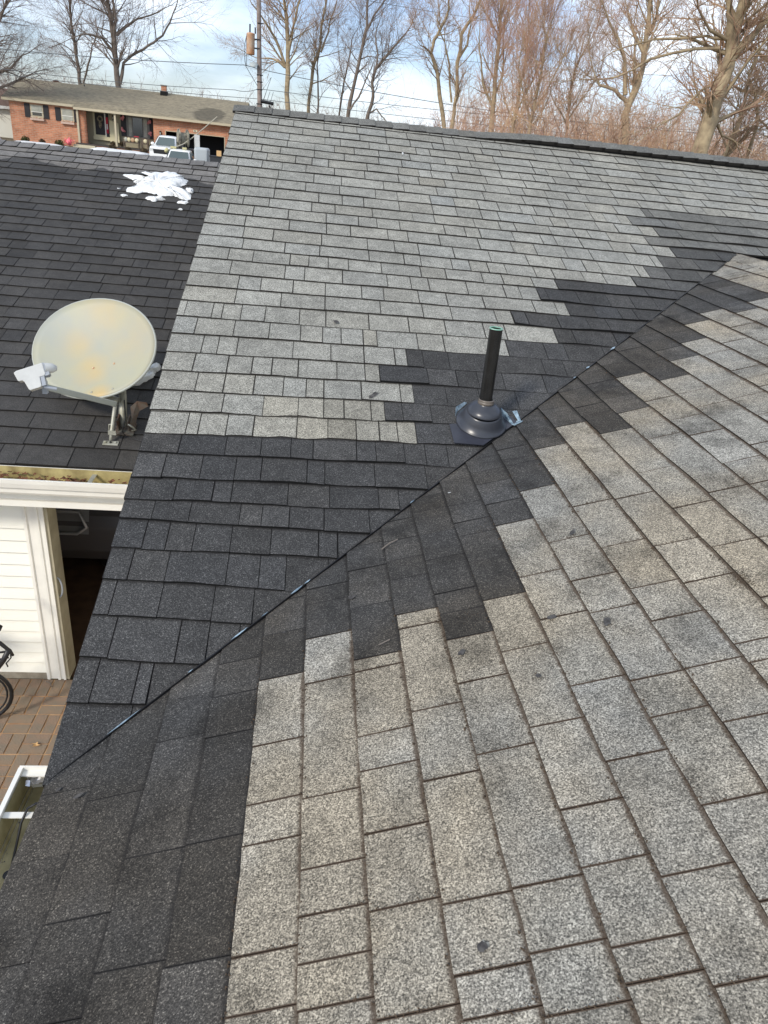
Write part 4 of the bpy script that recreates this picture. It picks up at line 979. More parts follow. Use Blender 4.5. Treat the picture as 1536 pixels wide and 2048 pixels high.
vo = N(nt, 'ShaderNodeTexVoronoi'); vo.inputs['Scale'].default_value = 3.6; n1 = N(nt, 'ShaderNodeTexNoise'); n1.inputs['Scale'].default_value = 3.; n1.inputs['Detail'].default_value = 8; n1.inputs['Roughness'].default_value = .7
L(nt, tcn.outputs['Object'], mpn.inputs[0]); L(nt, mpn.outputs[0], vo.inputs['Vector']); L(nt, mpn.outputs[0], n1.inputs['Vector'])
sp = N(nt, 'ShaderNodeSeparateColor'); L(nt, vo.outputs['Color'], sp.inputs[0])
ad = N(nt, 'ShaderNodeMath', operation='MULTIPLY_ADD'); L(nt, sp.outputs[0], ad.inputs[0]); ad.inputs[1].default_value = .35; L(nt, n1.outputs['Fac'], ad.inputs[2])
rr = N(nt, 'ShaderNodeValToRGB'); rr.color_ramp.elements[0].position = .4; rr.color_ramp.elements[1].position = 1.0; rr.color_ramp.elements[0].color = (.15, .128, .088, 1); rr.color_ramp.elements[1].color = (.33, .285, .195, 1); L(nt, ad.outputs[0], rr.inputs['Fac'])
# darker patch with a noisy rim by the garage end
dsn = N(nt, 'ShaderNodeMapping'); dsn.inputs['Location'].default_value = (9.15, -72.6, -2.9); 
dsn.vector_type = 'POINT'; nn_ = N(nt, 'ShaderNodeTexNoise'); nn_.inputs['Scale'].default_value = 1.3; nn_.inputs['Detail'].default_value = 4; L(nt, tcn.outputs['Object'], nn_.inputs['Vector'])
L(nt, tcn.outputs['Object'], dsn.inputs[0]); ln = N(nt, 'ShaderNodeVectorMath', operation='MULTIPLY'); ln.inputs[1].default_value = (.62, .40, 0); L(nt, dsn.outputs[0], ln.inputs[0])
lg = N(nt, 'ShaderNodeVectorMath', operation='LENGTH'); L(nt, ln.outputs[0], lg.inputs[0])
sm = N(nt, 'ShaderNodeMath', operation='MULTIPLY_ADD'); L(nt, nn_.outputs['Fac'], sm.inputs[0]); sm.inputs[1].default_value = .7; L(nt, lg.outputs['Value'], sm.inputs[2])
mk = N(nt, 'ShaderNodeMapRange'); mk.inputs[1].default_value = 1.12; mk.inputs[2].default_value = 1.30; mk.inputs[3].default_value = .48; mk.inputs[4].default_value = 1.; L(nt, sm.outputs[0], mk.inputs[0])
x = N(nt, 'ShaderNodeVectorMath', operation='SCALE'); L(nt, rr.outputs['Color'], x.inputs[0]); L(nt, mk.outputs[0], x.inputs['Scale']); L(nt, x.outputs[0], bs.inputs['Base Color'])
M_trim = mat('tan trim', (.50, .44, .31), .6)
M_shut = mat('dark shutter', (.022, .02, .022), .6)
M_glass = mat('window glass', (.03, .04, .04), .08, spec=.9)
M_blind = mat('pale blind', (.45, .45, .38), .7, noise_amt=.3, nscale=3)
M_porch = mat('tan porch wall', (.36, .32, .22), .8)
M_cream = mat('cream door', (.62, .56, .36), .6)
M_conc2 = mat('pale concrete step', (.50, .46, .34), .9)
M_red = mat('red cloth', (.45, .03, .05), .8)
M_pink = mat('pink cloth', (.75, .30, .30), .8)
nh = thing('brick_house', 'long single storey orange brick house with tan roof across the street', 'house', (NX(-9), NY(0), NZ(.3)))
zG = NZ(.24)
def nbox(name, x0, x1, z0, z1, mt, d0=0., d1=.2, par=nh):
    return MB().box(NX(x0), NX(x1), NY(d0), NY(d1), NZ(z0), NZ(z1)).build(name, mt, par)
nbox('wall', -14.49, -11.32, .15, 2.05, M_brick, 0, 7.6)
nbox('wall', -7.62, -3.7, 1.42, 2.02, M_brick, 0, .25)
nbox('wall', -7.62, -7.02, .15, 1.42, M_brick, 0, .25)
nbox('wall', -4.09, -3.7, .15, 1.42, M_brick, 0, .25)
nbox('wall', -11.32, -10.92, .45, 2.0, M_brick, .25, .45)
nbox('porch_wall', -11.3, -7.62, .40, 2.0, M_porch, 1.6, 1.8)
nbox('porch_side', -7.62, -7.60, .4, 2.0, M_brick, .25, 1.6)
nbox('garage_interior', -7.1, -4.0, .2, 1.44, mat('dark garage interior', (.012, .012, .014), .9), 2.5, 2.6)
MB().box(NX(-7.1), NX(-7.05), NY(.25), NY(2.5), NZ(.2), NZ(1.44)).build('garage_side', M_int, nh)
MB().box(NX(-4.1), NX(-4.05), NY(.25), NY(2.5), NZ(.2), NZ(1.44)).build('garage_side', M_int, nh)
MB().box(NX(-7.1), NX(-4.05), NY(.25), NY(2.5), NZ(1.43), NZ(1.46)).build('garage_ceiling', M_int, nh)
b = MB(); b.box(NX(-7.02), NX(-4.09), NY(-.02), NY(.10), NZ(1.395), NZ(1.425)); b.box(NX(-7.045), NX(-7.01), NY(-.02), NY(.1), NZ(.2), NZ(1.42)); b.box(NX(-4.10), NX(-4.065), NY(-.02), NY(.1), NZ(.2), NZ(1.42)); b.build('door_frame', M_trim, nh)
MB().box(NX(-6.55), NX(-6.52), NY(1.9), NY(1.95), NZ(.2), NZ(1.4)).build('door_rail', M_white, nh)
# porch slab, brick skirt, steps
MB().box(NX(-11.32), NX(-7.5), NY(-.9), NY(1.6), NZ(.40), NZ(.46)).build('porch_floor', mat('dark porch slab', (.06, .05, .045), .7), nh)
MB().box(NX(-10.35), NX(-7.5), NY(-.85), NY(-.6), NZ(.05), NZ(.40)).build('porch_skirt', M_brick, nh)
for i in range(3): MB().box(NX(-11.38), NX(-10.36), NY(-.9-.32*(i+1)), NY(-.9), NZ(.05), NZ(.40-.085*(i))-.02).build('step', M_conc2, nh)
# roof: two slopes, ridge, eave boards
er, ez, ez2 = NX(-3.2), NZ(2.03), NZ(2.12)
rY = 78.2
b = MB()
zr = NZ(3.22)
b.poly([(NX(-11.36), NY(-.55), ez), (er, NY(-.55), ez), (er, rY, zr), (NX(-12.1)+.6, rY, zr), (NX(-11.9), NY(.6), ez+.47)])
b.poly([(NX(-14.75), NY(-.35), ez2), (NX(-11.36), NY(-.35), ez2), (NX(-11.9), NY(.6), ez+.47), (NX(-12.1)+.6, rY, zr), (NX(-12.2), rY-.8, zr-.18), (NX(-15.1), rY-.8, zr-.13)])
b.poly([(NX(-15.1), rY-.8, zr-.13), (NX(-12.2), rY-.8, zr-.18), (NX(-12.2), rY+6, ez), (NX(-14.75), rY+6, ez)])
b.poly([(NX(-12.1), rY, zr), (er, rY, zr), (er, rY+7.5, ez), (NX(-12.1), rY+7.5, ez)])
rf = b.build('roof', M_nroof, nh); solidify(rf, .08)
MB().box(NX(-14.75), NX(-11.36), NY(-.38), NY(-.30), ez2-.20, ez2-.012).build('eave_board', M_trim, nh)
MB().box(NX(-11.36), er, NY(-.62), NY(-.50), ez-.20, ez-.012).build('eave_board', M_trim, nh)
MB().box(NX(-14.75), NX(-11.36), NY(-.30), NY(.0), ez2-.22, ez2-.19).build('soffit', M_trim, nh)
MB().box(NX(-11.36), er, NY(-.50), NY(1.6), ez-.20, ez-.15).build('soffit', M_trim, nh)
ch = MB().box(NX(-7.83), NX(-7.58), 77.3, 77.8, zr-.5, NZ(3.56)).build('chimney', M_brick, nh)
MB().box(NX(-7.86), NX(-7.55), 77.25, 77.85, NZ(3.52), NZ(3.57)).build('chimney_cap', M_conc, ch)
MB().box(NX(-7.88), NX(-7.53), 77.2, 77.9, zr-.5, zr+.12).build('chimney_flashing', M_dark, ch)
for x, y, z in ((-13.5, 74.4, 2.40), (-11.8, 77.2, 2.92)):
    v = MB().tube([(NX(x), y, NZ(z)-.1), (NX(x), y, NZ(z)+.42)], .05, 8).build('roof_vent', M_blackm, nh, True); MB().lathe([(.22, -.12), (.12, .06), (.05, .1)], (NX(x), y, NZ(z)-.05), 10).build('vent_boot', M_white, v)
MB().box(NX(-12.9), NX(-12.75), 76.0, 76.2, NZ(2.72), NZ(2.80)).build('roof_vent', M_blackm, nh)
# windows with shutters and flower boxes
for xl, xr_, zt_, zb_ in ((-13.5, -12.9, 1.93, 1.36), (-12.05, -11.45, 1.90, 1.34)):
    wdw = nbox('window', xl, xr_, zb_, zt_, M_trim, -.05, .02)
    first = xl < -13
    nbox('pane', xl+.06, xr_-.06, (zt_+zb_)/2-.02 if first else zb_+.06, zt_-.04, M_blind, -.07, -.055, wdw)
    if first: nbox('pane', xl+.08, xr_-.08, zb_+.10, (zt_+zb_)/2-.04, M_glass, -.07, -.055, wdw)
    nbox('sash', xl+.02, xr_-.02, (zt_+zb_)/2-.04, (zt_+zb_)/2-.018, M_white, -.09, -.071, wdw)
    nbox('shutter', xl-.28, xl-.02, zb_, zt_+.03, M_shut, -.06, .0)
    nbox('shutter', xr_+.02, xr_+.26 if first else xr_+.10, zb_, zt_+.03, M_shut, -.06, .0)
    fb = nbox('window_box', xl-.02, xr_+.02, zb_-.11, zb_-.02, mat('pale pink sill', (.55, .40, .32), .8), -.25, -.001)
    t = MB()
    for i in range(9): t.ball((NX(xl)+(NX(xr_)-NX(xl))*(i+.5)/9, NY(-.15), NZ(zb_)+.0+random.uniform(0, .04)), .07, 1, .3)
    t.build('flowers', mat('dried flowers', (.55, .30, .20), .9, col2=(.6, .55, .4), nscale=5), fb)
# posts, door, storm door, panel, lamp
for x in (-11.22, -9.42): nbox('porch_post', x-.045, x+.045, .46, 1.98, M_trim, -.45, -.25)
dr = nbox('front_door', -10.78, -9.98, .82, 1.95, M_cream, 1.5, 1.6)
nbox('door_panel', -10.68, -10.20, .90, 1.88, M_shut, 1.47, 1.499, dr); nbox('door_panel', -10.14, -10.0, .84, 1.90, M_shut, 1.44, 1.499, dr)
nbox('door_edge', -10.20, -10.15, .84, 1.92, M_white, 1.42, 1.499, dr)
nbox('door_sill', -10.8, -9.9, .66, .82, M_cream, 1.35, 1.6, dr)
w_ = MB(); w_.lathe([(.14, 0), (.20, -.03), (.26, 0), (.20, .03), (.14, 0)], (NX(-10.42), NY(1.42), NZ(1.62)), 14, Vector((0, 1, 0))); w_.ball((NX(-10.42), NY(1.42), NZ(1.36)), .17, 1, .2, (1, .5, 1.5)); tag(w_.build('wreath', mat('dry wreath', (.32, .27, .18), .9, col2=(.1, .08, .05), nscale=6)), 'round dried wreath with a tail hanging on the dark front door', 'wreath')
fg_ = nbox('porch_flag', -10.13, -10.02, 1.0, 1.72, M_red, 1.36, 1.38, None); tag(fg_, 'narrow red banner hanging beside the front door', 'banner'); nbox('banner_print', -10.11, -10.04, 1.18, 1.42, M_lnb, 1.355, 1.359, fg_)
b = MB(); b.poly([(NX(-9.96), NY(1.3), NZ(1.63)), (NX(-9.96), NY(1.3), NZ(.62)), (NX(-9.5), NY(1.3), NZ(.62)), (NX(-9.5), NY(1.3), NZ(1.50))]); bo = b.build('plywood_board', M_cream); solidify(bo, .03); tag(bo, 'plain tan board with sloping top standing beside the front door', 'board')
def lantern(x, z, d): 
    t = MB(); t.box(NX(x)-.07, NX(x)+.07, NY(d)-.12, NY(d), NZ(z)-.14, NZ(z)+.14); t.lathe([(.1, 0), (.0, .1)], (NX(x), NY(d)-.06, NZ(z)+.14), 8); o = t.build('wall_lantern', M_blackm, nh); MB().box(NX(x)-.04, NX(x)+.04, NY(d)-.14, NY(d)-.121, NZ(z)-.09, NZ(z)+.09).build('glass', M_blind, o)
lantern(-9.78, 1.72, 1.6); lantern(-7.28, 1.26, 0)
nb_ = nbox('number_plate', -5.65, -5.44, 1.50, 1.59, mat('plate', (.75, .70, .50), .6), -.05, -.001)
nm_ = MB()
for i, (dx, dw) in enumerate(((.02, .05), (.09, .06), (.17, .05))): nm_.box(NX(-5.63)+dx, NX(-5.63)+dx+dw, NY(-.056), NY(-.051), NZ(1.52), NZ(1.57))
nm_.build('numeral', M_blackm, nb_)
# bay window and side window behind the porch
wd = nbox('window', -9.30, -7.92, .95, 1.90, mat('grey frame', (.20, .19, .17), .6), 1.50, 1.6)
nbox('pane', -9.02, -8.86, 1.0, 1.84, M_blind, 1.47, 1.499, wd); nbox('pane', -8.80, -8.34, 1.0, 1.84, M_glass, 1.46, 1.499, wd); nbox('pane', -8.28, -8.10, 1.0, 1.84, M_blind, 1.47, 1.499, wd)
nbox('shutter', -9.40, -9.14, .95, 1.92, M_shut, 1.45, 1.49); nbox('shutter', -7.98, -7.80, .95, 1.92, M_shut, 1.45, 1.49)
for i, (x, z, c_) in enumerate(((-9.30, 1.78, M_pink), (-9.30, 1.26, M_pink), (-7.98, 1.72, M_pink), (-7.98, 1.20, M_pink))):
    t = MB()
    for j in range(6): t.ball((NX(x)+random.uniform(-.13, .13), NY(1.38), NZ(z)+random.uniform(-.14, .14)), .09, 1, .3)
    nm = ['upper pink bow on the left porch shutter', 'lower pink bow on the left porch shutter', 'upper pink bow on the right porch shutter', 'lower pink bow on the right porch shutter'][i]
    tag(t.build('bow', c_), nm, 'bow', 'pink bows on the porch shutters')
# bench, chair, cushions, planters
M_wood = mat('grey brown wood', (.13, .10, .075), .8)
def bench(x0, x1, lab, nm):
    t = thing(nm, lab, nm.replace('_', ' '), (NX((x0+x1)/2), NY(-.1), NZ(.46)))
    MB().box(NX(x0), NX(x1), NY(-.45), NY(.05), NZ(.46)+.40, NZ(.46)+.46).build('seat', M_wood, t)
    MB().box(NX(x0), NX(x1), NY(.05), NY(.10), NZ(.46)+.46, NZ(.46)+.86).build('backrest', M_wood, t)
    for x in (x0+.02, x1-.02):
        for y in (-.43, .06): MB().box(NX(x)-.03, NX(x)+.03, NY(y)-.03, NY(y)+.03, NZ(.46), NZ(.46)+(.66 if y < 0 else .44)).build('leg', M_wood, t)
    return t
bench(-9.08, -8.33, 'wooden porch bench with pale cushions under the big window', 'porch_bench'); bench(-8.22, -7.88, 'wooden porch chair with one cushion right of the bench', 'porch_chair')
cus = [(-9.0, M_blind, 'leftmost pale cushion on the porch bench'), (-8.85, M_cream, 'second pale cushion from the left on the porch bench'), (-8.66, mat('tan cushion', (.5, .33, .2), .9), 'tan cushion in the middle of the porch bench'), (-8.46, M_cream, 'large cream cushion at the right end of the porch bench'), (-8.04, M_cream, 'cream cushion on the single porch chair')]
for x, mt_, lab in cus: tag(MB().ball((NX(x), NY(-.02), NZ(.46)+.64), .20, 1, .03, (.95, .35, .9)).build('cushion', mt_, None, True), lab, 'cushion', 'cushions on the porch seats')
tag(nbox('blanket', -8.60, -8.36, .98, 1.02, M_red, .02, .12, None), 'red folded cloth over the bench back', 'cloth')
def bush(x, y, z, r, lab, mt_, grp=None, sq=.9, nm='shrub', cat='shrub', cnt=260):
    b = MB()
    for i in range(cnt):
        a, c = random.uniform(0, 6.28), random.uniform(-.6, 1); q = math.sqrt(max(0, 1-c*c)); rr = r*random.uniform(.65, 1.08)
        P = Vector((x+rr*q*math.cos(a), y+rr*q*math.sin(a), z+r*sq*.55+rr*c*sq)); d = Vector((random.gauss(0, 1), random.gauss(0, 1), random.gauss(0, 1))).normalized()*r*.2; e = d.cross(Vector((random.random(), random.random(), 1))).normalized()*r*.12
        b.poly([P-d, P+e, P+d, P-e])
    b.ball((x, y, z+r*.5), r*.62, 1, .12); o = b.build(nm, mt_); tag(o, lab, cat, grp); return o
M_bush = mat('brown green shrub', (.07, .055, .03), .95, col2=(.12, .085, .05), nscale=4); M_bush2 = mat('yellow green shrub', (.08, .085, .03), .95)
for x, r, lab, mt_ in ((-13.6, .35, 'round brown green shrub leftmost under the brick wall', M_bush2), (-12.8, .28, 'small dark shrub second from the left under the brick wall', M_bush), (-12.0, .34, 'round shrub under the second shuttered window', M_bush2), (-9.45, .38, 'dark round shrub before the porch skirt, left one of three', M_bush), (-8.72, .32, 'dark round shrub before the porch skirt, middle of three', M_bush), (-7.95, .36, 'dark round shrub before the porch skirt, beside the white pickup', M_bush)):
    bush(NX(x), NY(-1.6), NZ(.25), r, lab, mt_, 'shrubs along the brick house')
bush(NX(-11.55), NY(-1.5), NZ(.33), .42, 'bright pink bundle standing by the porch steps', mat('bright pink plastic', (.90, .22, .25), .6), nm='pink_balloons', cat='decoration', cnt=60)
bush(NX(-9.72), NY(.6), NZ(.46), .26, 'small potted plant beside the plywood board', M_bush, nm='potted_plant', cat='plant'); bush(NX(-9.24), NY(.4), NZ(.50), .26, 'dark potted plant left of the porch bench', M_bush, nm='potted_plant', cat='plant'); bush(NX(-7.74), NY(.4), NZ(.5), .30, 'dark potted plant right of the porch chair', M_bush, nm='potted_plant', cat='plant')
# far left outbuilding
ob_ = thing('outbuilding', 'white building with brown roof at the far left behind the brick house', 'building', (NX(-16.2), 76, NZ(.3)))
MB().box(NX(-20), NX(-14.95), 75.5, 83, NZ(.1), NZ(1.62)).build('wall', mat('pale panel wall', (.62, .62, .55), .7), ob_)
b = MB(); b.quad((NX(-20), 75.1, NZ(1.75)), (NX(-14.75), 75.1, NZ(1.75)), (NX(-14.9), 80, NZ(2.6)), (NX(-20), 80, NZ(2.6))); o = b.build('roof', mat('brown roof', (.12, .075, .055), .9), ob_); solidify(o, .1)
MB().box(NX(-20), NX(-14.75), 75.0, 75.1, NZ(1.60), NZ(1.74)).build('fascia', M_lnb, ob_)
# snow and drive on the ground there
def gsnow(pts, lab, h=.12):
    b = MB(); cx = sum(p[0] for p in pts)/len(pts); cy2 = sum(p[1] for p in pts)/len(pts); n = len(pts)
    for sc_, hh in ((1, -.1), (.93, h*.6), (.7, h)):
        for x, y in pts: b.v.append((cx+(x-cx)*sc_, cy2+(y-cy2)*sc_, terr(x, y)+hh+random.uniform(0, h*.5)))
    for k in range(2):
        for i in range(n): a = k*n+i; c = k*n+(i+1) % n; b.f.append((a, c, c+n, a+n))
    b.f.append(tuple(range(2*n, 3*n))); tag(b.build('snow_bank', M_snow, None, True), lab, 'snow')
gsnow([(NX(-13.9), 68.4), (NX(-12.5), 68.0), (NX(-11.6), 67.6), (NX(-10.9), 66.8), (NX(-10.6), 65.5), (NX(-12), 65.8), (NX(-13.8), 66.4)], 'strip of snow on the lawn left of the porch steps')
gsnow([(NX(-10.2), 68.8), (NX(-9), 69.0), (NX(-8), 68.7), (NX(-7.4), 67.6), (NX(-7.3), 65.), (NX(-9), 65.4), (NX(-10.3), 66.4)], 'strip of snow on the lawn right of the porch steps', .2)
gsnow([(-30, 66), (-27, 67), (-25.6, 68), (-25.5, 64), (-28, 62), (-31, 63)], 'snow heap at the far left before the outbuilding', .5)
b = MB(); b.poly([(NX(-7.2), 70.9, terr(-10, 71)+.07), (NX(-7.4), 52, terr(-10, 52)+.07), (NX(-3.2), 52, terr(-6, 52)+.07), (NX(-3.7), 70.9, terr(-6, 71)+.07)][::-1]); tag(b.build('driveway', mat('driveway', (.22, .21, .19), .9, noise_amt=.3)), kind='structure')
b = MB(); b.quad((-150, 44, terr(0, 44)+.06), (150, 44, terr(0, 44)+.06), (150, 51, terr(0, 51)+.06), (-150, 51, terr(0, 51)+.06)); tag(b.build('road', mat('asphalt', (.06, .06, .06), .9, noise_amt=.3)), kind='structure')

# ------------------------------------------------------------------ vehicles
M_wp = mat('white paint', (.80, .81, .80), .3, spec=.5, coat=.6); M_ws = mat('windscreen', (.05, .075, .075), .08, spec=.9)
def loft(b, secs):
    """secs: list of rings (lists of equal length)"""
    n = len(secs[0]); i0 = len(b.v)
    for s_ in secs: b.v += [tuple(p) for p in s_]
    for k in range(len(secs)-1):
        for j in range(n-1): a = i0+k*n+j; b.f.append((a, a+1, a+n+1, a+n))
    b.f.append(tuple(i0+j for j in range(n))[::-1]); b.f.append(tuple(i0+(len(secs)-1)*n+j for j in range(n)))
    return b
def veh(name, label, cat, x, y, z, hd, kind):
    t = thing(name, label, cat, (x, y, z)); Mx = Matrix.Translation((x, y, z)) @ Matrix.Rotation(hd, 4, 'Z')
    T_ = lambda p: tuple(Mx @ Vector(p))
    W = .98
    # body: front at -y
    def ring(y, w_, zb_, zm, zt_): return [T_(p) for p in ((-w_, y, zb_), (-w_, y, zm), (-w_*.94, y, zt_), (-w_*.5, y, zt_+.03), (0, y, zt_+.045), (w_*.5, y, zt_+.03), (w_*.94, y, zt_), (w_, y, zm), (w_, y, zb_))]
    b = MB(); loft(b, [ring(-.02, .80, .5, .75, .95), ring(.12, W*.95, .38, .8, 1.06), ring(.6, W, .36, .85, 1.12), ring(1.35, W, .36, .88, 1.16), ring(2.6, W, .36, .88, 1.14), ring(3.6, W, .36, .88, 1.12), ring(5.3, W, .4, .88, 1.12)])
    body = b.build('body', M_wp, t); 
    # cab
    def cring(y, w_, z0, z1, wt_): return [T_(p) for p in ((-w_, y, z0), (-wt_, y, z1-.04), (-wt_*.85, y, z1), (0, y, z1+.03), (wt_*.85, y, z1), (wt_, y, z1-.04), (w_, y, z0))]
    b = MB(); loft(b, [cring(1.25, .88, 1.13, 1.16, .80), cring(1.95, .90, 1.13, 1.80, .68), cring(2.3, .91, 1.13, 1.88, .70), cring(3.3, .91, 1.13, 1.88, .70), cring(3.75, .90, 1.13, 1.80, .68)])
    cab = b.build('cab', M_wp, t)
    b = MB(); b.poly([T_(p) for p in ((-.74, 1.20, 1.20), (.74, 1.20, 1.20), (.60, 1.84, 1.75), (-.60, 1.84, 1.75))]); o = b.build('windscreen', M_ws, cab); solidify(o, .015, 1)
    for sx in (-1, 1):
        b = MB(); pts = [(sx*.925, 1.65, 1.2), (sx*.935, 2.6, 1.2), (sx*.745, 2.6, 1.78), (sx*.735, 2.05, 1.78)]; b.poly([T_(p) for p in pts]); o = b.build('side_window', M_ws, cab); o.modifiers.new('s', 'SOLIDIFY').thickness = .03
        b = MB(); pts = [(sx*.935, 2.7, 1.2), (sx*.93, 3.45, 1.2), (sx*.74, 3.35, 1.78), (sx*.745, 2.7, 1.78)]; b.poly([T_(p) for p in pts]); o = b.build('side_window', M_ws, cab); o.modifiers.new('s', 'SOLIDIFY').thickness = .03
        MB().ball(T_((sx*1.10, 1.75, 1.25)), .14, 1, 0, (1.1, .5, .9)).build('mirror', M_wp, t, True)
        b = MB(); b.box(sx*.74-.15, sx*.74+.15, -.03, .10, .80, .96, Mx); b.build('headlight', M_lnb, t)
        for yy_ in (.95, 4.3):
            wh = MB().lathe([(0, -.13), (.33, -.13), (.37, -.08), (.37, .08), (.33, .13), (0, .13)], T_((sx*.90, yy_, .37)), 20, Mx.to_3x3() @ Vector((1, 0, 0))).build('wheel', M_black, t)
            MB().lathe([(0, -.02), (.2, .0), (.22, -.01)], T_((sx*1.035, yy_, .37)), 14, Mx.to_3x3() @ Vector((sx, 0, 0))).build('rim', M_steel, wh)
    b = MB(); b.poly([T_(p) for p in ((-.62, -.03, .92), (-.55, -.035, .62), (.55, -.035, .62), (.62, -.03, .92))]); o = b.build('grille', M_black, t); o.modifiers.new('s', 'SOLIDIFY').thickness = .06
    b = MB(); b.box(-.9, .9, -.08, .06, .42, .58, Mx); b.build('bumper', M_wp if kind == 'pickup' else M_blackm, t)
    return t, Mx, T_
zt0 = terr(-12, 64)+.08
veh('pickup_truck', 'white pickup truck parked in the driveway left of the utility truck', 'pickup truck', -11.3, 61.0, -.92, R(-4), 'pickup')
ut, Mx, T_ = veh('utility_truck', 'white utility truck carrying a large reel, nearest to our roof ridge', 'truck', -9.15, 55.0, -1.66, R(2), 'utility')
b = MB(); b.box(-1.02, 1.02, 3.95, 6.6, .95, 1.35, Mx); b.build('bed', M_wp, ut)
b = MB(); b.box(1.0, 2.0, 2.0, 3.6, .95, 2.15, Mx); bevel(b.build('tool_box', mat('grey cabinet', (.42, .46, .48), .5), ut), .15, 3)
b = MB(); b.box(-.55, .75, 3.3, 4.6, 1.88, 1.98, Mx); b.build('rack', M_blackm, ut)
M_reel = mat('dirty yellow reel', (.40, .38, .29), .7, col2=(.05, .045, .04), nscale=2.2)
rl = MB().lathe([(0, -.36), (.62, -.36), (.66, -.28), (.42, -.2), (.42, .2), (.66, .28), (.62, .36), (0, .36)], T_((.02, 3.9, 2.60)), 14, Mx.to_3x3() @ Vector((1, .35, 0))).build('reel', M_reel, ut)
t = MB()
for i in range(9):
    t.box(-.45+.1*i+random.uniform(-.05, .05), -.38+.1*i, 3.5+random.uniform(0, .6), 3.9, 1.95, 2.1+random.uniform(0, .35), Mx)
t.build('fittings', M_reel, ut)
t = MB(); t.box(.85, 1.05, 3.75, 3.95, 1.6, 2.95, Mx); t.box(.95, 1.25, 3.55, 3.75, 2.15, 2.95, Mx); t.build('bracket', M_lnb, ut)
MB().tube([T_((-.95, 2.4, 1.75)), T_((.1, 3.3, 2.25)), T_((.75, 3.7, 2.75)), T_((1.55, 4.6, 3.5)), T_((2.4, 5.2, 4.3))], .035, 6).build('rod', mat('rod', (.45, .42, .33), .6), ut)
t = MB(); t.ball(T_((-.95, 2.3, 1.75)), .16, 1, .2); t.box(-.7, -.3, 2.4, 2.6, 1.92, 2.05, Mx); t.box(.15, .45, 2.3, 2.5, 1.92, 2.05, Mx); t.build('roof_light', mat('dull yellow', (.5, .47, .25), .6), ut)
bn = thing('trash_bin', 'dark open bin with tools beside the utility truck', 'bin', (-6.5, 56.5, terr(-6.5, 56)))
zbn = -1.28; b = MB(); b.box(-6.95, -6.15, 56, 57, -1.8, 0); b.build('bin_body', mat('charcoal bin', (.03, .032, .036), .6), bn); MB().box(-6.98, -6.12, 55.97, 57.03, 0, .08).build('rim', M_blackm, bn)
tag(MB().box(-6.50, -6.18, 56.2, 56.5, .085, .44).build('box', mat('orange tan carton', (.65, .42, .20), .7)), 'orange tan carton standing on the dark bin', 'box')

# ------------------------------------------------------------------ utility pole, wires
M_pole = mat('weathered pole', (.30, .25, .22), .9, col2=(.20, .16, .14), nscale=3)
up = thing('utility_pole', 'weathered wooden utility pole with rusty transformer, behind the roof ridge', 'utility pole', (-3.35, 55, terr(-3, 55)))
MB().tube([(-3.30, 55, terr(-3, 55)-.1), (-3.40, 55, 3.4), (-3.55, 55, 9.0), (-3.62, 55, 12.5)], [.18, .165, .14, .12], 12).build('pole', M_pole, up, True)
tf = MB().lathe([(0, -.62), (.25, -.62), (.27, -.58), (.27, .50), (.28, .52), (.28, .56), (.2, .60), (0, .62)], (-4.05, 54.9, 7.02), 18).build('transformer', mat('rusty transformer can', (.50, .24, .11), .75, col2=(.62, .50, .38), nscale=1.8), up, True)
MB().tube([(-4.10, 54.9, 7.62), (-4.10, 54.9, 8.1)], .05, 8).build('bushing', M_blackm, tf); MB().tube([(-3.75, 54.9, 7.6), (-3.76, 54.9, 7.95)], .045, 8).build('bushing', M_blackm, tf)
MB().box(-3.85, -3.45, 54.85, 54.97, 7.25, 7.33).build('bracket', M_blackm, up); MB().box(-3.85, -3.45, 54.85, 54.97, 6.75, 6.83).build('bracket', M_blackm, up)
MB().lathe([(0, .10), (.15, .09), (.27, .03), (.29, -.02)], (-3.82, 54.7, 5.85), 16, Vector((0, -.5, .8))).build('street_light', mat('grey lamp shade', (.38, .42, .42), .5), up, True)
t = MB(); t.tube([(-4.3, 54.9, 7.5), (-4.42, 54.9, 7.0), (-4.42, 54.9, 6.1), (-4.36, 54.9, 5.72)], .022, 5); t.tube([(-4.33, 54.9, 7.4), (-4.30, 54.9, 6.4), (-4.30, 54.9, 5.72)], .018, 5); t.tube([(-4.36, 54.9, 5.72), (-3.45, 54.95, 4.5)], .018, 5); t.tube([(-3.2, 54.9, 4.5), (-2.65, 54.9, 5.25), (-3.2, 54.9, 3.75)], .015, 5); t.build('drop_wire', M_blackm, up)
for z in (8.2, 5.3, 4.9, 4.45, 3.6): MB().tube([(-3.62, 54.86, z), (-3.22, 54.86, z)], .035, 6).build('bolt', M_blackm, up)
M_wire = mat('grey cable', (.10, .11, .12), .6)
def wire(pts, r, lab):
    # sagging line through given ends
    out = []
    for i in range(len(pts)-1):
        a, c = Vector(pts[i][:3]), Vector(pts[i+1][:3]); sag = pts[i][3]; n = 14
        for k in range(n+1):
            if k == 0 and i: continue
            t_ = k/n; p = a.lerp(c, t_); p.z -= sag*4*t_*(1-t_); out.append(p)
    tag(MB().tube(out, r, 5, False).build('power_line', M_wire), lab, 'wire', 'wires on the utility pole')
wire([(-40, 56, 5.5, .6), (-4.42, 55, 5.78, .02), (-2.3, 55, 5.55, .5), (30, 54, 5.0, .4)], .022, 'upper thick wire crossing the sky at the height of the street lamp')
wire([(-40, 56, 5.3, .8), (-5.07, 55, 4.27, .12), (-3.5, 55, 4.5, .3), (30, 54, 5.2, .3)], .018, 'middle wire passing just above the brick house ridge')
wire([(-40, 56, 4.3, .45), (-3.45, 55, 3.9, .15), (30, 54, 4.2, .3)], .018, 'lowest wire skimming the brick house ridge')
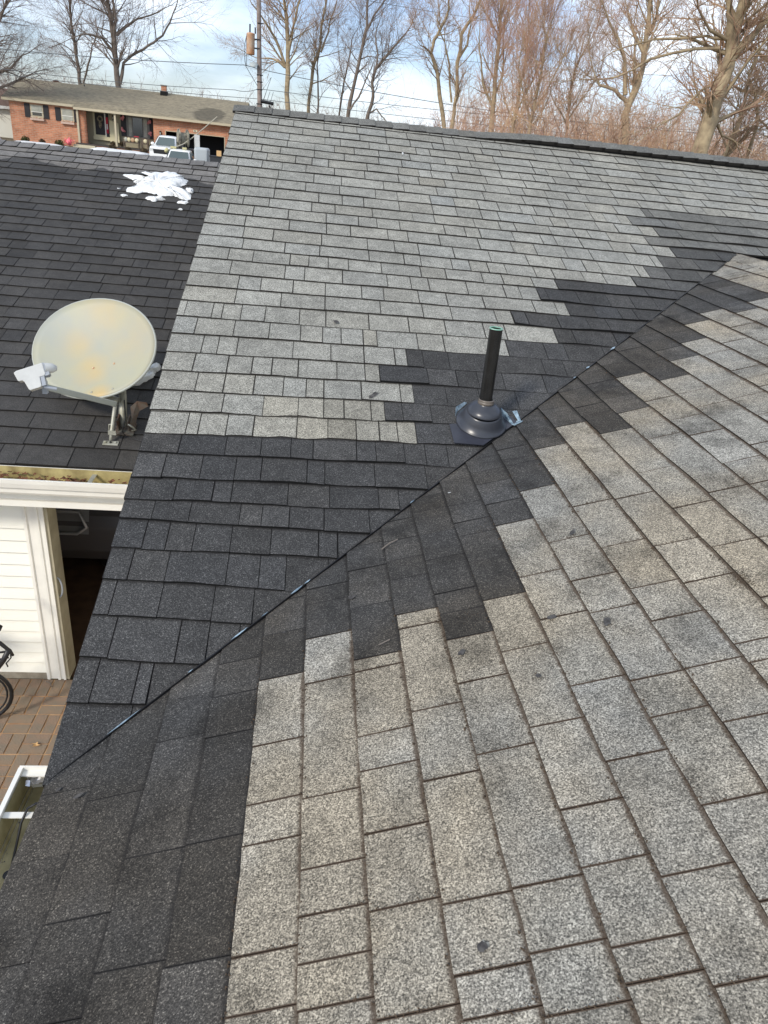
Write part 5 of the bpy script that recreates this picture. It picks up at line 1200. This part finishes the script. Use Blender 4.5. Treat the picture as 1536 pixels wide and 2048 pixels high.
wire([(-40, 57, 8.6, .6), (-3.6, 55, 10.6, .6), (30, 54, 10.5, .3)], .014, 'topmost wire leaving the pole near the top of the photo')
wire([(-3.6, 55, 7.5, .4), (30, 54, 8.5, .3)], .012, 'thin wire running right from the transformer height')
cl2 = thing('splice_case', 'black cable splice case hanging from the wires right of the pole', 'splice case', (-2.85, 52, 3.5))
t = MB(); t.tube([(-3.12, 52, 3.66), (-2.30, 52, 3.60)], .10, 8); t.build('case', M_black, cl2); MB().tube([(-2.55, 52, 3.5), (-2.55, 52, 3.30)], .05, 6).build('foot', M_black, cl2)
t = MB(); 
for x, z in ((-2.95, 3.72), (-2.72, 3.72), (-2.5, 3.7)): t.tube([(x, 52, z), (x+.12, 52.9, 4.3)], .014, 4)
t.build('hanger', M_blackm, cl2)

# ------------------------------------------------------------------ bare trees
M_bark1 = mat('grey brown bark', (.20, .165, .135), .95, col2=(.13, .105, .085), nscale=2.5, bump=.6, bscale=14)
M_bark2 = mat('tan bark', (.44, .35, .22), .95, col2=(.22, .17, .11), nscale=3.2, bump=1., bscale=11)
M_twg1 = mat('grey twigs', (.24, .19, .165), .95); M_twg2 = mat('tan twigs', (.42, .29, .18), .95, col2=(.32, .20, .14), nscale=.8); M_twg3 = mat('reddish twigs', (.46, .27, .20), .95, col2=(.40, .27, .17), nscale=.6)
def rv(s_=1): return Vector((random.gauss(0, s_), random.gauss(0, s_), random.gauss(0, s_)))
def grow(bT, bL, p, d, ln, r, lvl, upb):
    """one branch: a wandering tube, with children along it"""
    n = max(2, int(4-lvl*.7)) if lvl < 3 else 2
    pts, rad = [p], [r]; q = p; dd = d.copy()
    for i in range(n):
        dd = (dd + rv(.17) + Vector((0, 0, upb))).normalized(); q = q + dd*ln/n; pts.append(q); rad.append(r*(1-.72*(i+1)/n))
    (bT if lvl < 2 else bL).tube(pts, rad, 5 if lvl == 0 else (4 if lvl == 1 else 3), False)
    if lvl >= 3: return
    cnt = (8, 7, 7)[lvl]
    for i in range(cnt):
        t_ = random.uniform(.2, 1.) if i else .97
        f = t_*n; k = min(n-1, int(f)); P = pts[k].lerp(pts[k+1], f-k); ax_ = (pts[k+1]-pts[k]).normalized()
        sd_ = ax_.cross(rv()).normalized(); a = random.uniform(.45, .95) if i else random.uniform(0, .3)
        nd = (ax_*math.cos(a)+sd_*math.sin(a)).normalized()
        grow(bT, bL, P, nd, ln*random.uniform(.42, .68), max(.0055, rad[k]*random.uniform(.42, .62)), lvl+1, upb)
def tree(label, limbs, Y, r0, bark, twigs, spread=1., density=1., upb=.10, group=None, name='bare_tree', tr=.0):
    g0 = limbs[0][0]; x0 = g0[0]; root = thing(name, label, 'tree', (x0, Y, terr(x0, Y)), group)
    bT, bL, bB = MB(), MB(), MB()
    for li, Lm in enumerate(limbs):
        pts = []; ph = random.uniform(0, 6)
        for k, (x, z) in enumerate(Lm):
            dy = 0 if li == 0 else (k*.35*math.sin(ph)*max(1, r0*4))
            pts.append(Vector((x, Y+dy, z)))
        if li == 0: pts.insert(0, Vector((x0 + (Lm[0][0]-Lm[1][0])*.5, Y, terr(x0, Y)-.15)))
        # smooth
        sm_ = []
        for k in range(len(pts)-1):
            a = pts[k]; c = pts[k+1]; sm_.append(a)
            sm_.append(a.lerp(c, .5)+rv(1)*(a-c).length*.03)
        sm_.append(pts[-1]); n = len(sm_)
        ra = r0 if li == 0 else r0*(.50 if (li < 3 or r0 < .25 or r0 > .3) else .17)
        rad = [max(.012, ra*(1-.62*(k/(n-1)))*(1.25 if (k == 0 and li == 0) else 1)) for k in range(n)]
        rad = [q_*random.uniform(.88, 1.12) for q_ in rad]
        (bB if li == 0 else bT).tube(sm_, rad, 11 if li == 0 else 7, False)
        tot = sum((sm_[k+1]-sm_[k]).length for k in range(n-1))
        cnt = int((9 if li == 0 else 7)*density*max(.5, tot/6))
        for i in range(cnt):
            f = random.uniform(.28 if li == 0 else .12, 1)*(n-1); k = min(n-2, int(f)); P = sm_[k].lerp(sm_[k+1], f-k); ax_ = (sm_[k+1]-sm_[k]).normalized()
            sd_ = ax_.cross(rv()).normalized(); a = random.uniform(.5, 1.1)
            grow(bT, bL, P, (ax_*math.cos(a)+sd_*math.sin(a)).normalized(), random.uniform(1.3, 2.9)*spread, max(.012, rad[k]*random.uniform(.22, .42)), 1 if density < 2 else 1, upb)
        grow(bT, bL, sm_[-1], (sm_[-1]-sm_[-2]).normalized(), 2.0*spread, rad[-1]*.8, 0, upb)
    bB.build('trunk', bark, root, True)
    if bT.v: bT.build('limb', bark, root, True)
    if bL.v: bL.build('crown', twigs, root)
    return root

TREES = [
 (0.2,82,[[(-22.76,4.02),(-22.83,5.7),(-22.99,6.93),(-23.17,9.34),(-23.15,11.31),(-23.05,13.23)],[(-22.63,4.38),(-21.85,6.23),(-21.37,7.31),(-20.88,8.18),(-20.48,9.15)]]),
 (0.31,80,[[(-18.68,4.24),(-18.8,6.38),(-18.84,8.38),(-18.99,9.93),(-19.19,11.45),(-19.23,13.69)],[(-18.83,8.46),(-18.45,9.99),(-18.56,11.52),(-18.55,13.39)],[(-18.54,4.84),(-18.14,6.65),(-17.45,7.33),(-16.35,7.97),(-15.39,8.67),(-14.58,9.35),(-13.88,10.57),(-13.33,11.9)],[(-19.0,7.41),(-19.79,8.4),(-20.46,8.49),(-21.19,8.45)],[(-18.62,8.8),(-17.75,9.6),(-16.8,10.33),(-14.81,11.16)]]),
 (0.22,60,[[(-1.61,3.21),(-1.74,5.98),(-1.8,7.87),(-1.96,9.38),(-2.17,10.36),(-2.32,11.78)],[(-1.89,6.28),(-2.7,7.98),(-3.11,8.48),(-3.62,9.06),(-4.29,9.69)],[(-1.72,7.42),(-1.56,8.04),(-1.29,9.46),(-0.98,10.49),(-0.82,11.66)],[(-1.97,6.33),(-2.49,6.65),(-2.78,6.75),(-3.54,6.73)]]),
 (0.15,62,[[(-0.13,3.32),(-0.15,4.51),(0.05,6.64),(0.39,7.52),(0.51,8.01),(0.55,9.39),(0.74,10.46),(0.88,11.89)],[(0.6,7.73),(0.86,8.52),(1.15,9.77),(1.59,11.07),(1.73,12.28)]]),
 (0.09,62,[[(0.57,3.36),(0.49,5.57),(0.35,6.87),(0.52,7.85)]]),
 (0.09,66,[[(2.32,3.5),(2.58,6.25),(2.76,7.25),(2.93,8.16),(3.01,9.19)],[(2.65,6.4),(2.18,7.4),(1.95,8.4)]]),
 (0.16,58,[[(2.75,3.14),(3.08,5.59),(3.5,8.01),(3.71,9.24),(3.62,10.7),(3.63,11.83)],[(3.7,8.92),(4.09,9.78),(4.8,10.75),(5.12,11.43)],[(2.91,3.99),(3.5,4.88),(3.92,5.99),(4.34,6.95)]]),
 (0.15,56,[[(4.08,3.1),(4.15,3.89),(4.39,4.87),(4.24,5.76),(4.44,6.62),(5.0,7.29),(5.4,7.8),(6.14,8.66)],[(4.26,3.87),(4.67,4.16),(5.06,3.76),(5.46,3.42)],[(4.3,6.19),(4.51,7.39),(4.26,8.52),(4.46,9.39)]]),
 (0.14,50,[[(8.8,3.04),(8.2,5.03),(7.91,6.2),(7.37,7.23),(7.47,7.92),(7.74,8.44),(8.01,9.0),(8.15,9.52),(8.1,10.5)],[(7.37,7.18),(6.97,7.4),(6.58,7.46)]]),
 (0.15,50,[[(9.2,3.03),(9.26,4.2),(9.32,5.15),(9.06,6.88),(9.12,8.4),(9.72,9.41),(9.99,10.22),(10.06,10.97)],[(9.02,4.73),(8.58,6.72),(8.22,7.48),(7.88,8.09),(7.46,8.94)],[(9.1,7.04),(9.58,7.88),(9.64,8.92),(9.36,9.9)]]),
 (0.16,44,[[(10.49,2.72),(10.44,4.23),(10.33,5.69),(10.27,6.87),(10.21,8.01),(10.03,9.33)],[(10.4,4.97),(10.8,5.98),(10.66,7.37),(10.68,8.52)],[(10.42,4.36),(9.67,5.38),(9.33,6.53),(9.05,7.43)]]),
 (0.1,40,[[(10.78,2.5),(10.8,3.9),(10.81,5.24),(10.87,6.55),(10.82,7.6)],[(10.77,3.43),(10.2,4.51),(9.95,5.59)],[(10.82,3.78),(11.15,4.83),(11.54,6.19),(11.63,7.06)]]),
 (0.11,38,[[(11.36,2.33),(11.15,3.65),(11.22,4.95),(11.22,6.2),(11.26,7.21)],[(11.19,3.43),(10.56,4.46),(9.95,5.65),(9.89,6.67)],[(11.16,3.87),(11.64,4.78),(12.12,6.09),(12.31,6.92)]]),
 (0.1,42,[[(14.47,2.48),(14.26,4.06),(14.14,5.25),(14.16,6.41),(14.49,7.35)],[(14.29,3.82),(13.55,4.71),(13.03,5.83)],[(14.29,4.07),(14.75,5.07),(15.22,6.06)]]),
 (0.2,36,[[(15.58,2.1),(15.12,4.2),(15.25,4.84),(15.41,5.52),(15.44,6.56),(15.28,7.76),(15.1,8.71),(15.02,9.25)],[(14.93,5.01),(14.58,6.33),(14.27,6.85),(13.78,7.44),(13.25,8.14)],[(15.18,4.73),(14.37,5.16),(13.61,5.28),(13.32,5.65)],[(15.42,6.66),(14.88,7.37),(14.56,8.09)],[(15.37,7.42),(15.72,8.22),(15.74,8.96)]]),
 (0.27,21,[[(11.8,1.9),(11.8,2.5),(11.85,3.23),(11.9,4.19),(11.95,4.88),(11.9,5.55),(11.9,6.13),(11.86,6.57)],[(12.02,4.86),(12.16,5.09),(12.5,5.49),(12.71,5.83),(12.91,6.24)],[(11.91,4.99),(11.6,5.65),(11.3,6.29)],[(11.65,5.23),(11.2,5.27),(10.21,5.12),(9.54,4.97),(8.89,4.72)],[(11.58,5.0),(11.01,4.95),(9.85,4.6),(9.07,4.1),(8.28,3.98)],[(11.85,4.21),(11.32,3.97),(10.78,3.3),(10.26,2.99)],[(11.91,3.35),(12.43,2.95),(12.93,2.87),(13.32,2.65)]]),
 (0.12,24,[[(14.03,2.01),(14.29,2.72),(14.38,3.61),(14.35,4.18),(14.28,4.86)],[(15.0,2.33),(14.94,3.52),(14.47,4.33),(13.95,4.83),(14.05,5.52)],[(14.38,3.1),(14.82,3.36),(15.57,3.73)]]),
 (0.35,70,[[(-28.87,0.11),(-28.07,3.86),(-27.37,7.06),(-26.56,9.81)],[(-28.01,4.22),(-26.35,6.14),(-24.93,8.0),(-24.04,9.43)],[(-28.23,3.12),(-26.67,4.0),(-25.0,4.71),(-24.08,5.69)],[(-28.28,2.76),(-26.86,2.72),(-25.35,3.6),(-24.06,4.35)],[(-27.42,6.72),(-25.9,7.9),(-25.08,8.32),(-23.73,9.8)]]),
 (0.16,26,[[(18.3,2.44),(17.37,3.8),(16.62,5.25),(15.96,6.49)],[(17.12,4.24),(16.29,4.62),(15.51,4.69),(14.82,5.07)],[(16.62,5.25),(15.69,5.74),(14.91,6.37)],[(17.66,3.35),(16.74,3.42),(15.83,3.8)]]),
]

LAB = [('slim bare tree with two stems behind the brick house ridge', 1, 1.25, 2.0, .02), ('large bare tree with spreading limbs right of the slim tree behind the brick house', 1, 1.5, 1.7, .06),
 ('pale trunked bare tree just right of the utility pole', 2, 1.0, 1.1, .06), ('bare tree with S curved trunk, second right of the utility pole', 2, 1.0, 1.2, .08), ('thin straight sapling between the curved tree and the leaning tree', 1, .8, 1.0, .06),
 ('thin forked sapling left of the dark leaning tree', 1, .9, 1.1, .1), ('dark bare tree leaning right over the middle of the ridge', 1, 1.0, 1.2, .06), ('twisted low bare tree right of the leaning tree', 1, .95, 1.4, .06),
 ('bare tree with long bowed trunk, left of a pair above the ridge', 2, .9, 1.1, .1), ('bare tree forking into three upright stems, right of a pair above the ridge', 2, .95, 1.1, .1),
 ('tan bare tree at the left edge of the orange thicket', 3, .9, 1.6, .25), ('upright reddish sapling clump inside the orange thicket', 3, .8, 1.8, .3), ('reddish many stemmed tree in the middle of the orange thicket', 3, .9, 1.8, .3), ('fan shaped reddish small tree at the right side of the orange thicket', 3, .9, 1.5, .25),
 ('sunlit tan tree with two forks between thicket and the big trunk', 2, 1.0, 1.5, .15), ('largest tree at right with thick pale mottled trunk and long side limbs', 4, .85, 1.5, .05), ('smaller dark tree standing just right of the largest trunk', 2, .8, 1.6, .1),
 ('bare tree reaching in from the left edge of the photo', 1, 1.3, 2.2, .0), ('tree outside the right edge sending curved limbs into view', 2, .9, 1.8, .05)]
GR = {1: (M_bark1, M_twg1), 2: (M_bark2, M_twg2), 3: (M_bark2, M_twg3), 4: (M_bark2, M_twg2)}
for i, (r0, Y, limbs) in enumerate(TREES):
    random.seed(100+i); lab, g, spd, den, upb = LAB[i]; bk, tg = GR[g]
    tree(lab, limbs, Y, r0, bk, tg, spd, den*(1.15 if g > 1 else 1.), upb, 'bare trees beyond the roof')
# thicket of thin stems at right, and the far hazy wood line
def thicket(name, x0, x1, y0, y1, h0, h1, cnt, mt_, lab, seed, lean=0., rr=.012, ztop=None):
    random.seed(seed); b = MB()
    for i in range(cnt):
        x, y = random.uniform(x0, x1), random.uniform(y0, y1); z = terr(x, y); h = random.uniform(h0, h1)*(1 if ztop is None else ztop((x-x0)/(x1-x0)))
        p = Vector((x, y, z)); d = Vector((random.gauss(lean, .25), random.gauss(0, .2), 1)).normalized(); r = rr*random.uniform(.8, 2.0); pts = [p]; q = p; n = 4
        for k in range(n): d = (d+rv(.10)).normalized(); q = q+d*h/n; pts.append(q)
        b.tube(pts, [r*(1-.8*k/n) for k in range(n+1)], 3, False)
        for j in range(7):
            k = random.randint(1, n-1); P = pts[k].lerp(pts[k+1], random.random()); e = (d*.6+rv(.55)+Vector((0, 0, .25))).normalized(); l2 = h*random.uniform(.12, .32); Q_ = P+e*l2*.5+rv(.05); T2 = Q_+(e+rv(.3)).normalized()*l2*.5
            b.tube([P, Q_, T2], [r*.45, r*.32, r*.15], 3, False)
            for jj in range(3):
                e2 = (e+rv(.6)).normalized(); b.tube([Q_, Q_+e2*l2*.5], [r*.28, r*.12], 3, False)
    tag(b.build(name, mt_), lab, kind='stuff')
M_tw4 = mat('dark brown stems', (.20, .135, .10), .95); M_tw5 = mat('orange tan stems', (.56, .37, .21), .95, col2=(.40, .25, .16), nscale=.5)
thicket('brush', 7.2, 34, 26, 46, 3.2, 5.8, 800, M_twg3, 'dense reddish brown brush behind the ridge at right', 7, rr=.012)
thicket('brush', 7.6, 30, 25, 40, 3.0, 6.2, 480, M_tw5, 'upright orange tan saplings catching sun behind the ridge at right', 17, rr=.013)
thicket('brush', 8.0, 30, 22, 36, 2.6, 5.4, 520, M_tw4, 'dark brown stems low in the brush behind the ridge at right', 18, rr=.014)
thicket('brush', 10.0, 30, 16, 24, 2.2, 4.9, 600, M_twg2, 'tangled pale vines and saplings around the largest trunk', 8, lean=.1, rr=.009)
thicket('brush', 12, 62, 52, 78, 5.5, 9.5, 1300, M_twg3, 'far wood of reddish brown bare trees at right', 9, rr=.022)
thicket('brush', 2.0, 14, 58, 82, 2.2, 4.2, 420, M_twg3, 'low reddish brush behind the middle of the ridge', 10, rr=.018)
thicket('far_wood', -60, 40, 110, 180, 5.5, 8.0, 900, M_twg1, 'far grey wood line at the horizon', 12, rr=.035)
# arching pale canes in front of the brush
random.seed(44); 
cane = MB()
for i in range(14):
    x = random.uniform(7.5, 14); y = random.uniform(17, 24); z = terr(x, y)+2.2; p = Vector((x, y, z)); d = Vector((random.choice([-1, 1])*random.uniform(.5, 1), 0, random.uniform(.2, .9))).normalized(); pts = [p]
    for k in range(7): d = (d+Vector((0, 0, -.16))+rv(.08)).normalized(); pts.append(pts[-1]+d*random.uniform(.25, .45))
    pts.insert(0, Vector((x, y, terr(x, y))))
    cane.tube(pts, [.013-.0013*k for k in range(len(pts))], 5, False)
tag(cane.build('vines', mat('pale cane', (.45, .36, .25), .9)), 'pale arching canes tangled in front of the brush at right', kind='stuff')
# far evergreen clump behind the outbuilding
b = MB(); random.seed(5)
for i in range(2600):
    a = random.uniform(0, 6.28); c = random.random(); r = (1-c)*2.6+.3; P = Vector((-26.3+r*math.cos(a)*random.random(), 86+r*math.sin(a), terr(-26, 86)+1.2+c*4.1)); d = rv().normalized()*.28; e = d.cross(rv()).normalized()*.09; b.poly([P-d, P+e, P+d, P-e])
bs_ = thing('russet_tree', 'dense russet brown tree behind the left end of the brick house', 'tree', (-26.3, 86, terr(-26, 86)))
b.build('crown', mat('russet foliage', (.13, .06, .045), .95, col2=(.20, .12, .09), nscale=1.2), bs_); MB().tube([(-26.3, 86, terr(-26, 86)), (-26.3, 86, terr(-26, 86)+2)], .15, 8).build('trunk', M_bark1, bs_)
print('objects', len(bpy.data.objects), 'tris', sum(sum(len(p.vertices)-2 for p in o.data.polygons) for o in bpy.data.objects if o.type == 'MESH'))
